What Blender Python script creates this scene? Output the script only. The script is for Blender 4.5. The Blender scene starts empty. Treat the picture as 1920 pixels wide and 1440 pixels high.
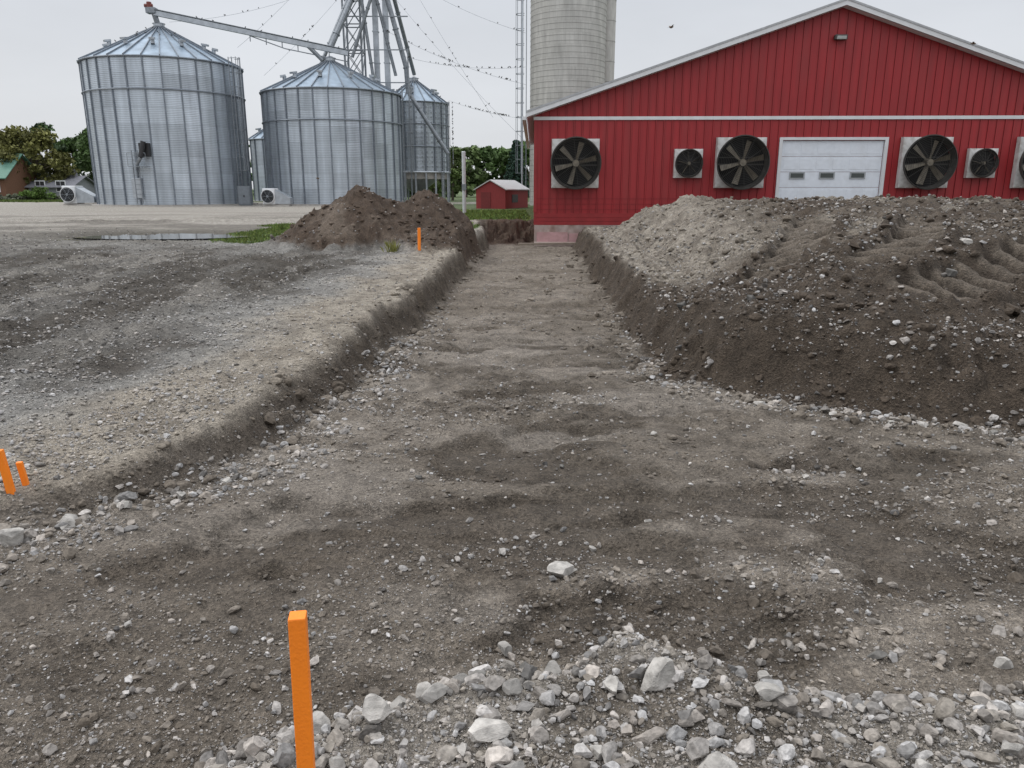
import bpy, math, random
import numpy as np
from mathutils import Vector
random.seed(7); rng=np.random.default_rng(11)
S=bpy.context.scene
S.view_settings.view_transform='Standard'; S.view_settings.look='None'; S.view_settings.exposure=0

# ---------------------------------------------------------------- noise
TAB=rng.random((256,256)).astype(np.float32)
def vn(x,y):
    xi=np.floor(x).astype(np.int64); yi=np.floor(y).astype(np.int64)
    fx=(x-xi).astype(np.float32); fy=(y-yi).astype(np.float32)
    fx=fx*fx*(3-2*fx); fy=fy*fy*(3-2*fy)
    a=TAB[xi&255,yi&255]; b=TAB[(xi+1)&255,yi&255]; c=TAB[xi&255,(yi+1)&255]; d=TAB[(xi+1)&255,(yi+1)&255]
    return (a*(1-fx)+b*fx)*(1-fy)+(c*(1-fx)+d*fx)*fy
def fbm(x,y,f,o=4,sx=0.0):
    r=0;a=1;t=0
    for i in range(o):
        c,s=math.cos(.6+i*1.1),math.sin(.6+i*1.1)
        r=r+a*vn((x*c-y*s)*f+sx+i*17.3,(x*s+y*c)*f+sx*1.7+i*9.1); t+=a; a*=.5; f*=2.03
    return r/t
def ridge(x,y,f,o=3,sx=0.0):
    r=0;a=1;t=0
    for i in range(o):
        c,s=math.cos(.3+i*1.3),math.sin(.3+i*1.3)
        n=vn((x*c-y*s)*f+sx+i*7.3,(x*s+y*c)*f+sx*1.3+i*5.1); r=r+a*(1-np.abs(2*n-1)); t+=a;a*=.5;f*=2.1
    return r/t
def ss(a,b,x):
    t=np.clip((x-a)/(b-a),0,1); return t*t*(3-2*t)
def pdist(x,y,pts):
    d=np.full(np.shape(x),1e9)
    for (x0,y0),(x1,y1) in zip(pts[:-1],pts[1:]):
        ex,ey=x1-x0,y1-y0; L=ex*ex+ey*ey
        t=np.clip(((x-x0)*ex+(y-y0)*ey)/L,0,1)
        d=np.minimum(d,np.hypot(x-x0-t*ex,y-y0-t*ey))
    return d
# ---------------------------------------------------------------- terrain layout (metres)
TL=[(-14,1.9),(-9,2.3),(-5.5,2.8),(-2.9,3.6),(-2.35,4.05),(-1.98,4.6),(-1.78,5.4),(-1.66,6.5),(-1.59,8.2),(-1.48,10.3),(-1.27,13.8),(-1.14,18.1),(-.85,28.5),(-1.2,33)]
TR=[(30,2.8),(12,4.6),(8,4.9),(6,5.3),(4.1,5.72),(3.3,6.05),(2.5,6.55),(1.80,7.4),(1.6,8.5),(1.63,10.3),(1.78,13.2),(1.9,18.1),(2.3,29),(2.4,34)]
NBX=[-6,-3,-1.5,-1.05,-.70,-.2,.2,.43,.74,1.2,2.0,4,8]; NBY=[.3,.8,1.5,1.92,2.18,2.34,2.47,2.70,2.44,2.26,2.38,2.5,2.6]
TRK=[(2.9,9.2,5.9,14.2,.36),(3.9,8.4,7.6,13.2,.36),(3.7,7.4,9.2,10.4,.34),(5.2,6.8,11.0,9.7,.34)]
def masks(x,y):
    wob=(fbm(x,y,1.3,4,3.)-.5)*.5+(fbm(x,y,6,3,4.)-.5)*.16
    dl=pdist(x,y,TL)*np.where(x<np.interp(y,[p[1] for p in TL],[p[0] for p in TL]),1,-1)
    dr=pdist(x,y,TR)*np.where(x>np.interp(y,[p[1] for p in TR],[p[0] for p in TR]),1,-1)
    dn=np.interp(x,NBX,NBY)-y
    return dl+wob,dr+wob*1.1,dn+(fbm(x,y,3,3,8.)-.5)*.25
def piles(x,y):
    n=(fbm(x,y,.9,5,21.)-.5)
    p=np.zeros(np.shape(x))
    for cx,cy,h,rx,ry,pw in [(-4.15,21.3,1.66,2.2,2.6,1.0),(-2.55,23.2,1.55,2.0,2.3,1.15),(-3.3,22.4,1.25,2.6,2.2,1.3),(-5.3,20.6,.40,1.6,1.4,1.3),(-2.0,19.6,.55,1.3,1.9,1.4),(-1.6,22.2,.6,.9,3.,1.4)]:
        r=np.hypot((x-cx)/rx,(y-cy)/ry)+n*.34
        r=np.clip(np.sqrt(np.maximum(r,0)**2+.010),0,1)
        p=np.maximum(p,h*(1-r)**pw)
    return p
def track(x,y):
    M=np.zeros(np.shape(x));H=np.zeros(np.shape(x));E=np.zeros(np.shape(x))
    br=.72+.28*ss(.30,.45,fbm(x,y,1.1,2,83.))
    for (x0,y0,x1,y1,w) in TRK:
        ex,ey=x1-x0,y1-y0;Ln=math.hypot(ex,ey);ex/=Ln;ey/=Ln
        s=(x-x0)*ex+(y-y0)*ey; q=(x-x0)*(-ey)+(y-y0)*ex+ .15*np.sin(s*.9)
        en=ss(0,.6,s)*ss(Ln,Ln-.6,s)
        m=ss(w+.05,w-.03,np.abs(q))*en*br
        c=np.sin(s*2*math.pi/.34+q*.8+vn(x*2,y*2)*1.2)
        H=np.where(m>M,np.sign(c)*np.abs(c)**.6,H); M=np.maximum(M,m)
        E=np.maximum(E,np.exp(-((np.abs(q)-w-.10)/.08)**2)*en*br)
    return M,H,E
def height(x,y):
    dl,dr,dn=masks(x,y)
    zf=np.interp(y,[1,2.5,4,6,10,30],[-.15,-.16,-.19,-.30,-.42,-.56])
    zy=np.interp(y,[0,4,10,20,30,60,100],[-.02,-.02,.05,.12,.27,.33,.4])
    n1=fbm(x,y,2.2,5,1.)-.5; n2=fbm(x,y,9,4,5.)-.5; n3=fbm(x,y,.5,3,9.)-.5
    rg=ridge(x,y,4.5,3,31.)
    sm=fbm(x*.75+y*.3,y*1.45-x*.22,1.0,5,40.)
    z=zf+n1*.055+n2*.030+n3*.05
    z=z-.055*ss(.58,.68,sm)*ss(0,.5,-dl)*(.6+1.2*(n2+.5))+.035*ss(.52,.58,fbm(x*.8+y*.2,y*1.2,1.6,4,60.))*(.5+2*n2)
    z=z-.03*ss(.78,.92,ridge(x*.7+y*.3,y*1.2-x*.3,1.4,2,66.))
    z=z+.03*ss(.5,.6,fbm(x,y,1.1,3,67.))*(rg-.5)
    bk=ss(0,.34,dl)*(.88)+.12*ss(.3,1.6,dl)
    zl=zy+n1*.06*ss(40,8,y)+n2*.03*ss(40,8,y)+n3*.05
    lip=.05*np.exp(-((dl-.45)/.2)**2)*(fbm(x,y,1.7,3,12.)*1.6)*ss(3.5,6,y)
    z=z+(zl-z)*bk+lip
    tb=ss(1.7,2.4,dl)*ss(30,16,y)*ss(4.2,6,y)
    sdir=(x*.95+y*.18)
    band=ss(.40,.55,vn(sdir*1.1+3.,y*.07+x*.02))
    cle=np.sin((y*.96-x*.28)*2*math.pi/.30+n1*5)
    z=z+tb*band*(.035*cle*ss(24,14,y)-.05)+tb*(fbm(x,y,4,5,77.)-.5)*.20
    z=z+tb*.10*(ridge(sdir*1.0,y*.22,1.6,3,70.)-.5)
    for cx,cy,a,b in [(-11.0,25.2,2.3,2.0),(-13.6,23.3,2.6,1.0),(-9.2,23.7,1.5,.9)]:
        z=z-.085*np.exp(-(((x-cx)/a)**2+((y-cy)/b)**2))
    pl=piles(x,y)
    z=z+pl+np.where(pl>.04,n1*.22+n2*.15+(rg-.5)*.08,0)
    bl=np.interp(y,[0,7,9,11],[.75,.65,.6,.5])
    zp=.14+n1*.10+n2*.06
    b=ss(0,1,dr/bl)
    off=np.interp(y,[0,8.2,9.5,11,14,18,24],[.1,.1,.5,1.0,1.35,1.4,1.1])
    L=np.interp(y,[0,8,11,14,24],[5.6,5.2,3.6,2.3,2.0])
    t=np.clip((dr-off)/L,0,1)
    top=1.13+(fbm(x,y,.42,3,33.)-.5)*.5+.20*np.exp(-((x-4.7)/1.1)**2-((y-20)/3.5)**2)
    prof=(1-(1-t)**1.8)
    gul=(fbm(x,y,.8,4,50.)-.5)*.66*t*(1.3-t)
    M,H,E=track(x,y)
    rough=(fbm(x,y,3.0,4,15.)-.5)*.26+(fbm(x,y,8.,3,18.)-.5)*.15+(ridge(x,y,3.2,3,19.)-.5)*.10
    zr=zp+(top-zp)*prof*ss(27.6,25.0,y+n1)+gul+rough*(1-.8*M)
    zr=zr-M*(.07-.07*H)+.09*E
    z=np.where(dr>0,z+(zr-z)*b,z)
    h=ss(0,.30,dn)
    zh=.01+(fbm(x,y,2.2,3,70.)-.5)*.14+n2*.07+.07*np.exp(-((x-.45)/.33)**2-((y-2.2)/.4)**2)+.04*np.exp(-((x+.25)/.3)**2-((y-2.1)/.25)**2)
    z=z+(zh-z)*h
    e=ss(31.1,32.5,y+n1*1.4+n3*1.0)
    z=z+(np.interp(y,[30,60,100],[.3,.33,.4])+n3*.04+n2*.06*ss(40,33,y)-z)*e+.22*n1*ss(30.6,31.4,y)*ss(33.2,32.4,y)*(x<1.5)
    return z
def gmask(x,y):
    n=(fbm(x,y,.8,4,90.)-.5)
    a=ss(1.15,.9,np.hypot((x+7.3)/2.0,(y-25.5)/4.2)+n)
    b=ss(32.5,33.0,y+n)*ss(-9,-7.5,x+n*2)*ss(70,60,y)
    c=ss(70,73,y+n*4)
    d=ss(.9,.7,np.hypot((x+2.2)/2.6,(y-29.3)/2.3)+n)*ss(.3,.6,masks(x,y)[0])
    return np.clip(a+b+c+d,0,1)
def colour(x,y):
    dl,dr,dn=masks(x,y)
    C=lambda r,g,b:np.array([r,g,b])
    def mix(c,d,m): return c*(1-m[...,None])+d*m[...,None]
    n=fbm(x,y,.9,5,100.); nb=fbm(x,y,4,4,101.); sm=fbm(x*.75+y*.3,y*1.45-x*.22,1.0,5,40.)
    c=np.zeros(x.shape+(3,))+C(.184,.157,.127)
    c=mix(c,C(.25,.217,.180),ss(.44,.58,n)*.9)
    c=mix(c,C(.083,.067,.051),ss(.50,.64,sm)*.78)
    c=mix(c,C(.095,.077,.059),ss(.48,.62,nb)*.45)
    c=mix(c,C(.28,.247,.21),ss(.55,.66,fbm(x*.6,y*1.3,1.3,4,130.))*.6)
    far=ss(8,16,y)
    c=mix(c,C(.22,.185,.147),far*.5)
    c=mix(c,C(.115,.095,.074),ss(4.6,3.0,y)*ss(0.4,-1.2,x)*.6)
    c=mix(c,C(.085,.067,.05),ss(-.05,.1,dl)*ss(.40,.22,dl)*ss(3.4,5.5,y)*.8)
    yard=ss(.18,.38,dl)
    c=mix(c,C(.34,.30,.245),yard)
    c=mix(c,C(.20,.17,.135),yard*ss(.5,.62,nb)*.6)
    grav=ss(.9,1.9,dl+(n-.5)*1.6)
    c=mix(c,C(.28,.27,.25),grav)
    dark=ss(1.5,2.5,dl+(n-.5)*2.2)*ss(25,16,y+(n-.5)*10)*ss(5.0,7.6,y+(x+6)*.25+(nb-.5)*3)
    c=mix(c,C(.090,.079,.066),dark*(.66+.34*ss(.34,.54,fbm(x*1.4,y*.25,1.2,4,55.))))
    c=mix(c,C(.25,.232,.205),dark*ss(.58,.67,fbm(x*1.2,y*.3,1.6,4,58.))*.65)
    fy=ss(20,27,y)*yard
    c=mix(c,C(.36,.33,.285),fy*.8)
    c=mix(c,C(.15,.135,.115),fy*ss(.44,.62,fbm(x*.25,y*.6,1,4,56.))*.75*ss(50,30,y))
    pud=np.exp(-(((x+11.6)/3.8)**2+((y-24.4)/2.4)**2))
    c=mix(c,C(.11,.10,.082),np.clip(pud*1.3,0,1)*yard)
    p=piles(x,y)
    c=mix(c,C(.085,.060,.043),ss(.04,.2,p)); c=mix(c,C(.20,.16,.125),ss(.05,.3,p)*ss(.56,.68,n)*.6*ss(22.5,19,y+(x+3)*.4))
    r=ss(-.05,.1,dr)
    c=mix(c,C(.088,.068,.051),r)
    ridgem=ss(5.6,4.0,x-(y-14)*.1)*ss(10,12.5,y+(n-.5)*2)
    sh=ss(.36,.55,dr)*ridgem
    c=mix(c,C(.32,.283,.235),sh*(.55+.4*ss(.4,.6,nb)))
    lightm=ss(.48,.60,n)*ss(1.8,3,dr)
    c=mix(c,C(.165,.137,.108),lightm*.65*(1-ridgem))
    c=mix(c,C(.25,.22,.18),r*(1-ridgem)*ss(.55,.63,fbm(x,y,.55,4,141.))*ss(2.8,4,dr)*ss(10,13,y)*.8)
    c=mix(c,C(.080,.062,.046),r*ss(10.5,8.2,y+(n-.5)*3+(x-3)*.1)*.8)
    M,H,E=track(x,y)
    c=mix(c,C(.055,.043,.033),r*M*ss(.2,-.4,H)*.9); c=mix(c,C(.18,.15,.119),r*M*ss(-.1,.5,H)*.8)  # tread troughs painted dark as shade, lug tops tan
    c=mix(c,C(.26,.227,.185),r*ss(.62,.45,np.hypot((x-(y-11)*.62-5.0)/.55,(y-12.0)/2.6))*(1-M)*.8)
    e=ss(29.9,31.0,y+(nb-.5)*1.5)*ss(33.4,32.7,y)*ss(.1,-.2,dl)
    c=mix(c,C(.060,.036,.025)*(1),e*.95); c=mix(c,C(.12,.085,.062),e*ss(.5,.62,fbm(x,y,1.5,4,146.))*.6)
    hp=ss(.0,.3,dn)
    c=mix(c,C(.26,.234,.20),hp*.85)
    c=mix(c,C(.12,.10,.078),hp*ss(.54,.66,fbm(x,y,2.2,3,144.))*.7)
    g=gmask(x,y)
    c=mix(c,C(.06,.10,.024)*(1) ,g*(.75+.25*nb))
    return c

# ---------------------------------------------------------------- material helpers
def newmat(name):
    m=bpy.data.materials.new(name); m.use_nodes=True
    nt=m.node_tree; b=nt.nodes['Principled BSDF']; return m,nt,b
def mat(name,col,rough=.6,metal=0,var=.12,scale=6,bump=0,bscale=40,stretch=None,dirt=None,trans=0):
    m,nt,b=newmat(name); N=nt.nodes; L=nt.links
    b.inputs['Roughness'].default_value=rough; b.inputs['Metallic'].default_value=metal
    tc=N.new('ShaderNodeTexCoord'); mp=N.new('ShaderNodeMapping'); L.new(tc.outputs['Object'],mp.inputs[0])
    if stretch: mp.inputs['Scale'].default_value=stretch
    no=N.new('ShaderNodeTexNoise'); no.inputs['Scale'].default_value=scale; no.inputs['Detail'].default_value=4; L.new(mp.outputs[0],no.inputs['Vector'])
    cr=N.new('ShaderNodeValToRGB'); c=np.array(col)
    cr.color_ramp.elements[0].position=.3; cr.color_ramp.elements[1].position=.7
    cr.color_ramp.elements[0].color=tuple(c*(1-var))+(1,); cr.color_ramp.elements[1].color=tuple(np.minimum(c*(1+var),1))+(1,)
    L.new(no.outputs[0],cr.inputs[0]); out=cr.outputs[0]
    if dirt:
        n2=N.new('ShaderNodeTexNoise'); n2.inputs['Scale'].default_value=dirt[1]; n2.inputs['Detail'].default_value=8; L.new(mp.outputs[0],n2.inputs['Vector'])
        r2=N.new('ShaderNodeValToRGB'); r2.color_ramp.elements[0].position=.48; r2.color_ramp.elements[1].position=.75
        r2.color_ramp.elements[1].color=(dirt[2],)*3+(1,)
        L.new(n2.outputs[0],r2.inputs[0]); mx=N.new('ShaderNodeMix'); mx.data_type='RGBA'
        L.new(r2.outputs[0],mx.inputs[0]); L.new(out,mx.inputs[6]); mx.inputs[7].default_value=tuple(dirt[0])+(1,); out=mx.outputs[2]
    L.new(out,b.inputs['Base Color'])
    if bump:
        nb=N.new('ShaderNodeTexNoise'); nb.inputs['Scale'].default_value=bscale; nb.inputs['Detail'].default_value=4; L.new(tc.outputs['Object'],nb.inputs['Vector'])
        bp=N.new('ShaderNodeBump'); bp.inputs['Strength'].default_value=bump; bp.inputs['Distance'].default_value=.02
        L.new(nb.outputs[0],bp.inputs['Height']); L.new(bp.outputs[0],b.inputs['Normal'])
    return m
def attrmat(name,rough=.9,nsc=30,lo=.7,hi=1.3,bump=.0,det=3):
    m,nt,b=newmat(name); N=nt.nodes; L=nt.links
    b.inputs['Roughness'].default_value=rough; b.inputs['Specular IOR Level'].default_value=.3
    at=N.new('ShaderNodeAttribute'); at.attribute_name='Col'
    tc=N.new('ShaderNodeTexCoord'); no=N.new('ShaderNodeTexNoise'); no.inputs['Scale'].default_value=nsc; no.inputs['Detail'].default_value=det
    L.new(tc.outputs['Object'],no.inputs['Vector'])
    mr=N.new('ShaderNodeMapRange'); mr.inputs[1].default_value=.3; mr.inputs[2].default_value=.7; mr.inputs[3].default_value=lo; mr.inputs[4].default_value=hi
    L.new(no.outputs[0],mr.inputs[0])
    vm=N.new('ShaderNodeVectorMath'); vm.operation='SCALE'; L.new(at.outputs['Color'],vm.inputs[0]); L.new(mr.outputs[0],vm.inputs['Scale'])
    L.new(vm.outputs[0],b.inputs['Base Color'])
    if bump:
        bp=N.new('ShaderNodeBump'); bp.inputs['Strength'].default_value=bump; bp.inputs['Distance'].default_value=.01
        L.new(no.outputs[0],bp.inputs['Height']); L.new(bp.outputs[0],b.inputs['Normal'])
    return m
def ground_mat():
    m,nt,b=newmat('soil_and_gravel'); N=nt.nodes; L=nt.links
    b.inputs['Roughness'].default_value=.88; b.inputs['Specular IOR Level'].default_value=.28
    at=N.new('ShaderNodeAttribute'); at.attribute_name='Col'
    tc=N.new('ShaderNodeTexCoord')
    def noise(s,d=6,r=.6):
        n=N.new('ShaderNodeTexNoise'); n.inputs['Scale'].default_value=s; n.inputs['Detail'].default_value=d; n.inputs['Roughness'].default_value=r
        L.new(tc.outputs['Object'],n.inputs['Vector']); return n
    def mr(o,a,bb,c,d):
        q=N.new('ShaderNodeMapRange'); q.inputs[1].default_value=a;q.inputs[2].default_value=bb;q.inputs[3].default_value=c;q.inputs[4].default_value=d
        L.new(o,q.inputs[0]); return q.outputs[0]
    n1=noise(6,6,.72); n2=noise(48,3,.7)
    f1=mr(n1.outputs[0],.32,.68,.60,1.40); f2=mr(n2.outputs[0],.3,.7,.62,1.38)
    def mul(a,c):
        q=N.new('ShaderNodeMath'); q.operation='MULTIPLY'; L.new(a,q.inputs[0]); L.new(c,q.inputs[1]); return q.outputs[0]
    f=mul(f1,f2)
    vm=N.new('ShaderNodeVectorMath'); vm.operation='SCALE'; L.new(at.outputs['Color'],vm.inputs[0]); L.new(f,vm.inputs['Scale'])
    col=vm.outputs[0]; hts=[]
    for sc,thr in ((38,.28),(100,.34)):
        v=N.new('ShaderNodeTexVoronoi'); v.inputs['Scale'].default_value=sc; L.new(tc.outputs['Object'],v.inputs['Vector'])
        sp=N.new('ShaderNodeSeparateColor'); L.new(v.outputs['Color'],sp.inputs[0])
        sel=mr(sp.outputs[0],.79,.83,0,1); ins=mr(v.outputs['Distance'],thr+.08,thr-.06,0,1)
        k=mul(sel,ins)
        br=mr(sp.outputs[1],0,1,.7,2.0)
        pc=N.new('ShaderNodeVectorMath'); pc.operation='SCALE'; L.new(at.outputs['Color'],pc.inputs[0]); L.new(br,pc.inputs['Scale'])
        mx=N.new('ShaderNodeMix'); mx.data_type='RGBA'; L.new(k,mx.inputs[0]); L.new(col,mx.inputs[6]); L.new(pc.outputs[0],mx.inputs[7]); col=mx.outputs[2]
        hts.append((k,.35))
    L.new(col,b.inputs['Base Color'])
    h=mr(n2.outputs[0],0,1,0,1.0)
    a=N.new('ShaderNodeMath'); a.operation='MULTIPLY_ADD'; L.new(hts[0][0],a.inputs[0]); a.inputs[1].default_value=.35; L.new(h,a.inputs[2]); h=a.outputs[0]
    a=N.new('ShaderNodeMath'); a.operation='MULTIPLY_ADD'; L.new(n1.outputs[0],a.inputs[0]); a.inputs[1].default_value=2.6; L.new(h,a.inputs[2]); h=a.outputs[0]
    bp=N.new('ShaderNodeBump'); bp.inputs['Strength'].default_value=1.0; bp.inputs['Distance'].default_value=.034
    L.new(h,bp.inputs['Height']); L.new(bp.outputs[0],b.inputs['Normal'])
    return m

# ---------------------------------------------------------------- mesh helpers
def empty(name,loc=(0,0,0),rz=0):
    e=bpy.data.objects.new(name,None); e.location=loc; e.rotation_euler=(0,0,rz); e.empty_display_size=.3
    S.collection.objects.link(e); return e
def npmesh(name,V,F,mats,parent=None,col=None,smooth=False,mi=None,uv=None):
    V=np.asarray(V,np.float32); F=np.asarray(F,np.int32)
    me=bpy.data.meshes.new(name); n,k=F.shape
    me.vertices.add(len(V)); me.vertices.foreach_set('co',V.ravel())
    me.loops.add(n*k); me.loops.foreach_set('vertex_index',F.ravel())
    me.polygons.add(n); me.polygons.foreach_set('loop_start',np.arange(n,dtype=np.int32)*k)
    me.polygons.foreach_set('use_smooth',np.full(n,bool(smooth)))
    me.update(calc_edges=True)
    if col is not None:
        a=me.color_attributes.new('Col','FLOAT_COLOR','POINT'); c=np.ones((len(V),4),np.float32); c[:,:3]=col; a.data.foreach_set('color',c.ravel())
    if uv is not None:
        u=me.uv_layers.new(name='UVMap'); u.data.foreach_set('uv',np.asarray(uv,np.float32)[F.ravel()].ravel())
    for m in (mats if isinstance(mats,(list,tuple)) else [mats]): me.materials.append(m)
    if mi is not None: me.polygons.foreach_set('material_index',np.asarray(mi,np.int32))
    o=bpy.data.objects.new(name,me); S.collection.objects.link(o)
    if parent: o.parent=parent
    return o
class MB:
    def __init__(s): s.v=[]; s.f=[]; s.m=[]
    def add(s,v,f,m=0):
        b=len(s.v); s.v+=[tuple(map(float,p)) for p in v]; s.f+=[[b+i for i in q] for q in f]; s.m+=[m]*len(f)
    def box(s,x0,x1,y0,y1,z0,z1,m=0):
        s.add([(x0,y0,z0),(x1,y0,z0),(x1,y1,z0),(x0,y1,z0),(x0,y0,z1),(x1,y0,z1),(x1,y1,z1),(x0,y1,z1)],
              [(0,3,2,1),(4,5,6,7),(0,1,5,4),(1,2,6,5),(2,3,7,6),(3,0,4,7)],m)
    def beam(s,p,q,w,h,m=0,up=(0,0,1)):
        p=Vector(p);q=Vector(q);d=(q-p).normalized();u=Vector(up)
        if abs(d.dot(u))>.97:u=Vector((0,1,0))
        a=d.cross(u).normalized()*w/2; b=a.cross(d).normalized()*h/2
        s.add([p-a-b,p+a-b,p+a+b,p-a+b,q-a-b,q+a-b,q+a+b,q-a+b],[(0,1,2,3),(4,7,6,5),(0,4,5,1),(1,5,6,2),(2,6,7,3),(3,7,4,0)],m)
    def tube(s,p,q,r,r2=None,n=8,m=0,cap=True):
        r2=r if r2 is None else r2
        p=Vector(p);q=Vector(q);d=(q-p).normalized();u=Vector((0,0,1)) if abs(d.z)<.97 else Vector((0,1,0))
        a=d.cross(u).normalized();b=a.cross(d)
        v=[];
        for i in range(n):
            t=2*math.pi*i/n; o=a*math.cos(t)+b*math.sin(t); v.append(p+o*r)
        for i in range(n):
            t=2*math.pi*i/n; o=a*math.cos(t)+b*math.sin(t); v.append(q+o*r2)
        f=[(i,n+i,n+(i+1)%n,(i+1)%n) for i in range(n)]
        if cap: f+=[tuple(range(n)),tuple(range(2*n-1,n-1,-1))]
        s.add(v,f,m)
    def ring(s,c,R,r,n=32,k=5,m=0,axis='z'):
        v=[];f=[]
        for i in range(n):
            t=2*math.pi*i/n
            for j in range(k):
                a=2*math.pi*j/k; q=R+r*math.cos(a); h=r*math.sin(a)
                if axis=='z': v.append((c[0]+q*math.cos(t),c[1]+q*math.sin(t),c[2]+h))
                else: v.append((c[0]+q*math.cos(t),c[1]+h,c[2]+q*math.sin(t)))
        for i in range(n):
            for j in range(k):
                f.append((i*k+j,((i+1)%n)*k+j,((i+1)%n)*k+(j+1)%k,i*k+(j+1)%k))
        s.add(v,f,m)
    def obj(s,name,mats,parent=None,smooth=False,loc=None,bevel=0):
        me=bpy.data.meshes.new(name); me.from_pydata(s.v,[],s.f)
        for m in (mats if isinstance(mats,(list,tuple)) else [mats]): me.materials.append(m)
        me.polygons.foreach_set('material_index',s.m)
        if smooth: me.polygons.foreach_set('use_smooth',[True]*len(s.f))
        me.update(); o=bpy.data.objects.new(name,me); S.collection.objects.link(o)
        if loc: o.location=loc
        if parent: o.parent=parent
        if bevel:
            bv=o.modifiers.new('b','BEVEL'); bv.width=bevel; bv.segments=2; bv.limit_method='ANGLE'
        return o

# ---------------------------------------------------------------- ground sheet
def axis_y():
    a=[-60,-30,-15,-8,-4,-2,-1,-.4,.1,.5,.8,1.0]; y=1.0
    while y<900:
        y+=.045 if 30.4<y<33.3 else (max(.020,.0050*y) if y<70 else .03*y)
        a.append(y)
    return np.array(a)
def ax1(k1):
    a=[0]; x=0
    while x<700:
        x+=max(.020,k1*x) if x<14 else (.016*x if x<45 else .04*x)
        a.append(x)
    return np.array(a)
ys=axis_y(); xs=np.concatenate([-ax1(.0105)[:0:-1],ax1(.0085)])
X,Y=np.meshgrid(xs,ys); nx=len(xs); ny=len(ys)
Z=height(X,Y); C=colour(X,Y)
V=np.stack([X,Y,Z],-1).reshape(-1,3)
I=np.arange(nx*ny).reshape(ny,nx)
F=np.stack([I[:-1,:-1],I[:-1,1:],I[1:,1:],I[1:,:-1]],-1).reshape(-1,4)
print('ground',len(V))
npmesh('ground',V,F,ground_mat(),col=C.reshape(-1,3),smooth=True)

# ---------------------------------------------------------------- stones
def ico(sub):
    t=(1+5**.5)/2
    v=[(-1,t,0),(1,t,0),(-1,-t,0),(1,-t,0),(0,-1,t),(0,1,t),(0,-1,-t),(0,1,-t),(t,0,-1),(t,0,1),(-t,0,-1),(-t,0,1)]
    f=[(0,11,5),(0,5,1),(0,1,7),(0,7,10),(0,10,11),(1,5,9),(5,11,4),(11,10,2),(10,7,6),(7,1,8),(3,9,4),(3,4,2),(3,2,6),(3,6,8),(3,8,9),(4,9,5),(2,4,11),(6,2,10),(8,6,7),(9,8,1)]
    v=[np.array(p)/np.linalg.norm(p) for p in v]
    for _ in range(sub):
        c={};nf=[]
        def mid(a,b):
            k=(min(a,b),max(a,b))
            if k not in c:
                p=v[a]+v[b]; v.append(p/np.linalg.norm(p)); c[k]=len(v)-1
            return c[k]
        for a,b,d in f:
            x,y,z=mid(a,b),mid(b,d),mid(d,a); nf+=[(a,x,z),(b,y,x),(d,z,y),(x,y,z)]
        f=nf
    return np.array(v),np.array(f)
def rockbase(sub,seed,ncut,lo=.42,hi=.80):
    r=np.random.default_rng(seed); v,f=ico(sub); v=v.copy()
    for _ in range(ncut):
        n=r.normal(size=3); n/=np.linalg.norm(n); d=r.uniform(lo,hi)
        k=v@n; ex=np.maximum(k-d,0); v-=ex[:,None]*n
    v*=(1+r.normal(size=(len(v),1))*(.010 if sub>2 else .03 if sub>0 else .16))
    v/=np.abs(v).max()
    return v,f
def scatter(name,px,py,size,sub,mat_,col,squash=(.5,.95),embed=.25,ncut=9,variants=10):
    n=len(px); pz=height(px,py); Vs=[];Fs=[];Cs=[];base=0
    vi=rng.integers(0,variants,n)
    for k in range(variants):
        idx=np.where(vi==k)[0]
        if len(idx)==0: continue
        bv,bf=rockbase(sub,100*sub+k,ncut)
        m=len(idx); a=rng.uniform(0,2*np.pi,m)
        sx=rng.uniform(.8,1.45,m); sy=rng.uniform(.6,1.,m); sz=rng.uniform(*squash,m)
        p=np.repeat(bv[None],m,0)*np.stack([sx,sy,sz],-1)[:,None,:]*(size[idx]/2)[:,None,None]
        ti=rng.normal(0,.4,m); c,s=np.cos(ti)[:,None],np.sin(ti)[:,None]
        yy=p[:,:,1]*c-p[:,:,2]*s; zz=p[:,:,1]*s+p[:,:,2]*c; xx=p[:,:,0]
        c,s=np.cos(a)[:,None],np.sin(a)[:,None]
        P=np.stack([xx*c-yy*s+px[idx][:,None],xx*s+yy*c+py[idx][:,None],zz+(pz[idx]+size[idx]*sz*(.5-embed))[:,None]],-1)
        Vs.append(P.reshape(-1,3)); Fs.append((bf[None]+(np.arange(m)*len(bv))[:,None,None]+base).reshape(-1,3)); base+=m*len(bv)
        Cs.append(np.repeat(col[idx],len(bv),0))
    return npmesh(name,np.concatenate(Vs),np.concatenate(Fs),mat_,col=np.concatenate(Cs))
def stone_cols(n,loc):
    g=rng.uniform(.17,.48,n); w=rng.uniform(.80,.98,n)
    c=np.stack([g,g*(.5+w/2),g*w],-1)
    dk=rng.random(n)<.16; c[dk]*=.45
    return c
stone_mat=attrmat('stone',.85,60,.7,1.3,.5)
N=250000
u=rng.uniform(-.80,.80,N); yy=np.exp(rng.uniform(math.log(1.35),math.log(30),N)); xx=u*yy*1.0
dl,dr,dn=masks(xx,yy); pl=piles(xx,yy)
pat=fbm(xx,yy,1.0,4,200.); pat2=fbm(xx,yy,3.5,3,201.)
D=.06+.34*ss(.52,.64,pat)+.14*ss(.52,.7,pat2)
D*=1-.55*ss(6,9,yy)
dirty=np.full(N,.62)
tb=np.exp(-((dl+.16)/.3)**2)*ss(16,6,yy); D=np.maximum(D,.98*tb*ss(.28,.45,pat2)); dirty=np.where(tb>.3,.3,dirty)
tr=np.exp(-((dr+.08)/.28)**2)*ss(16,7,yy); D=np.maximum(D,.95*tr*ss(.28,.45,pat2)); dirty=np.where(tr>.3,.35,dirty)
yard=dl>.4
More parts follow.
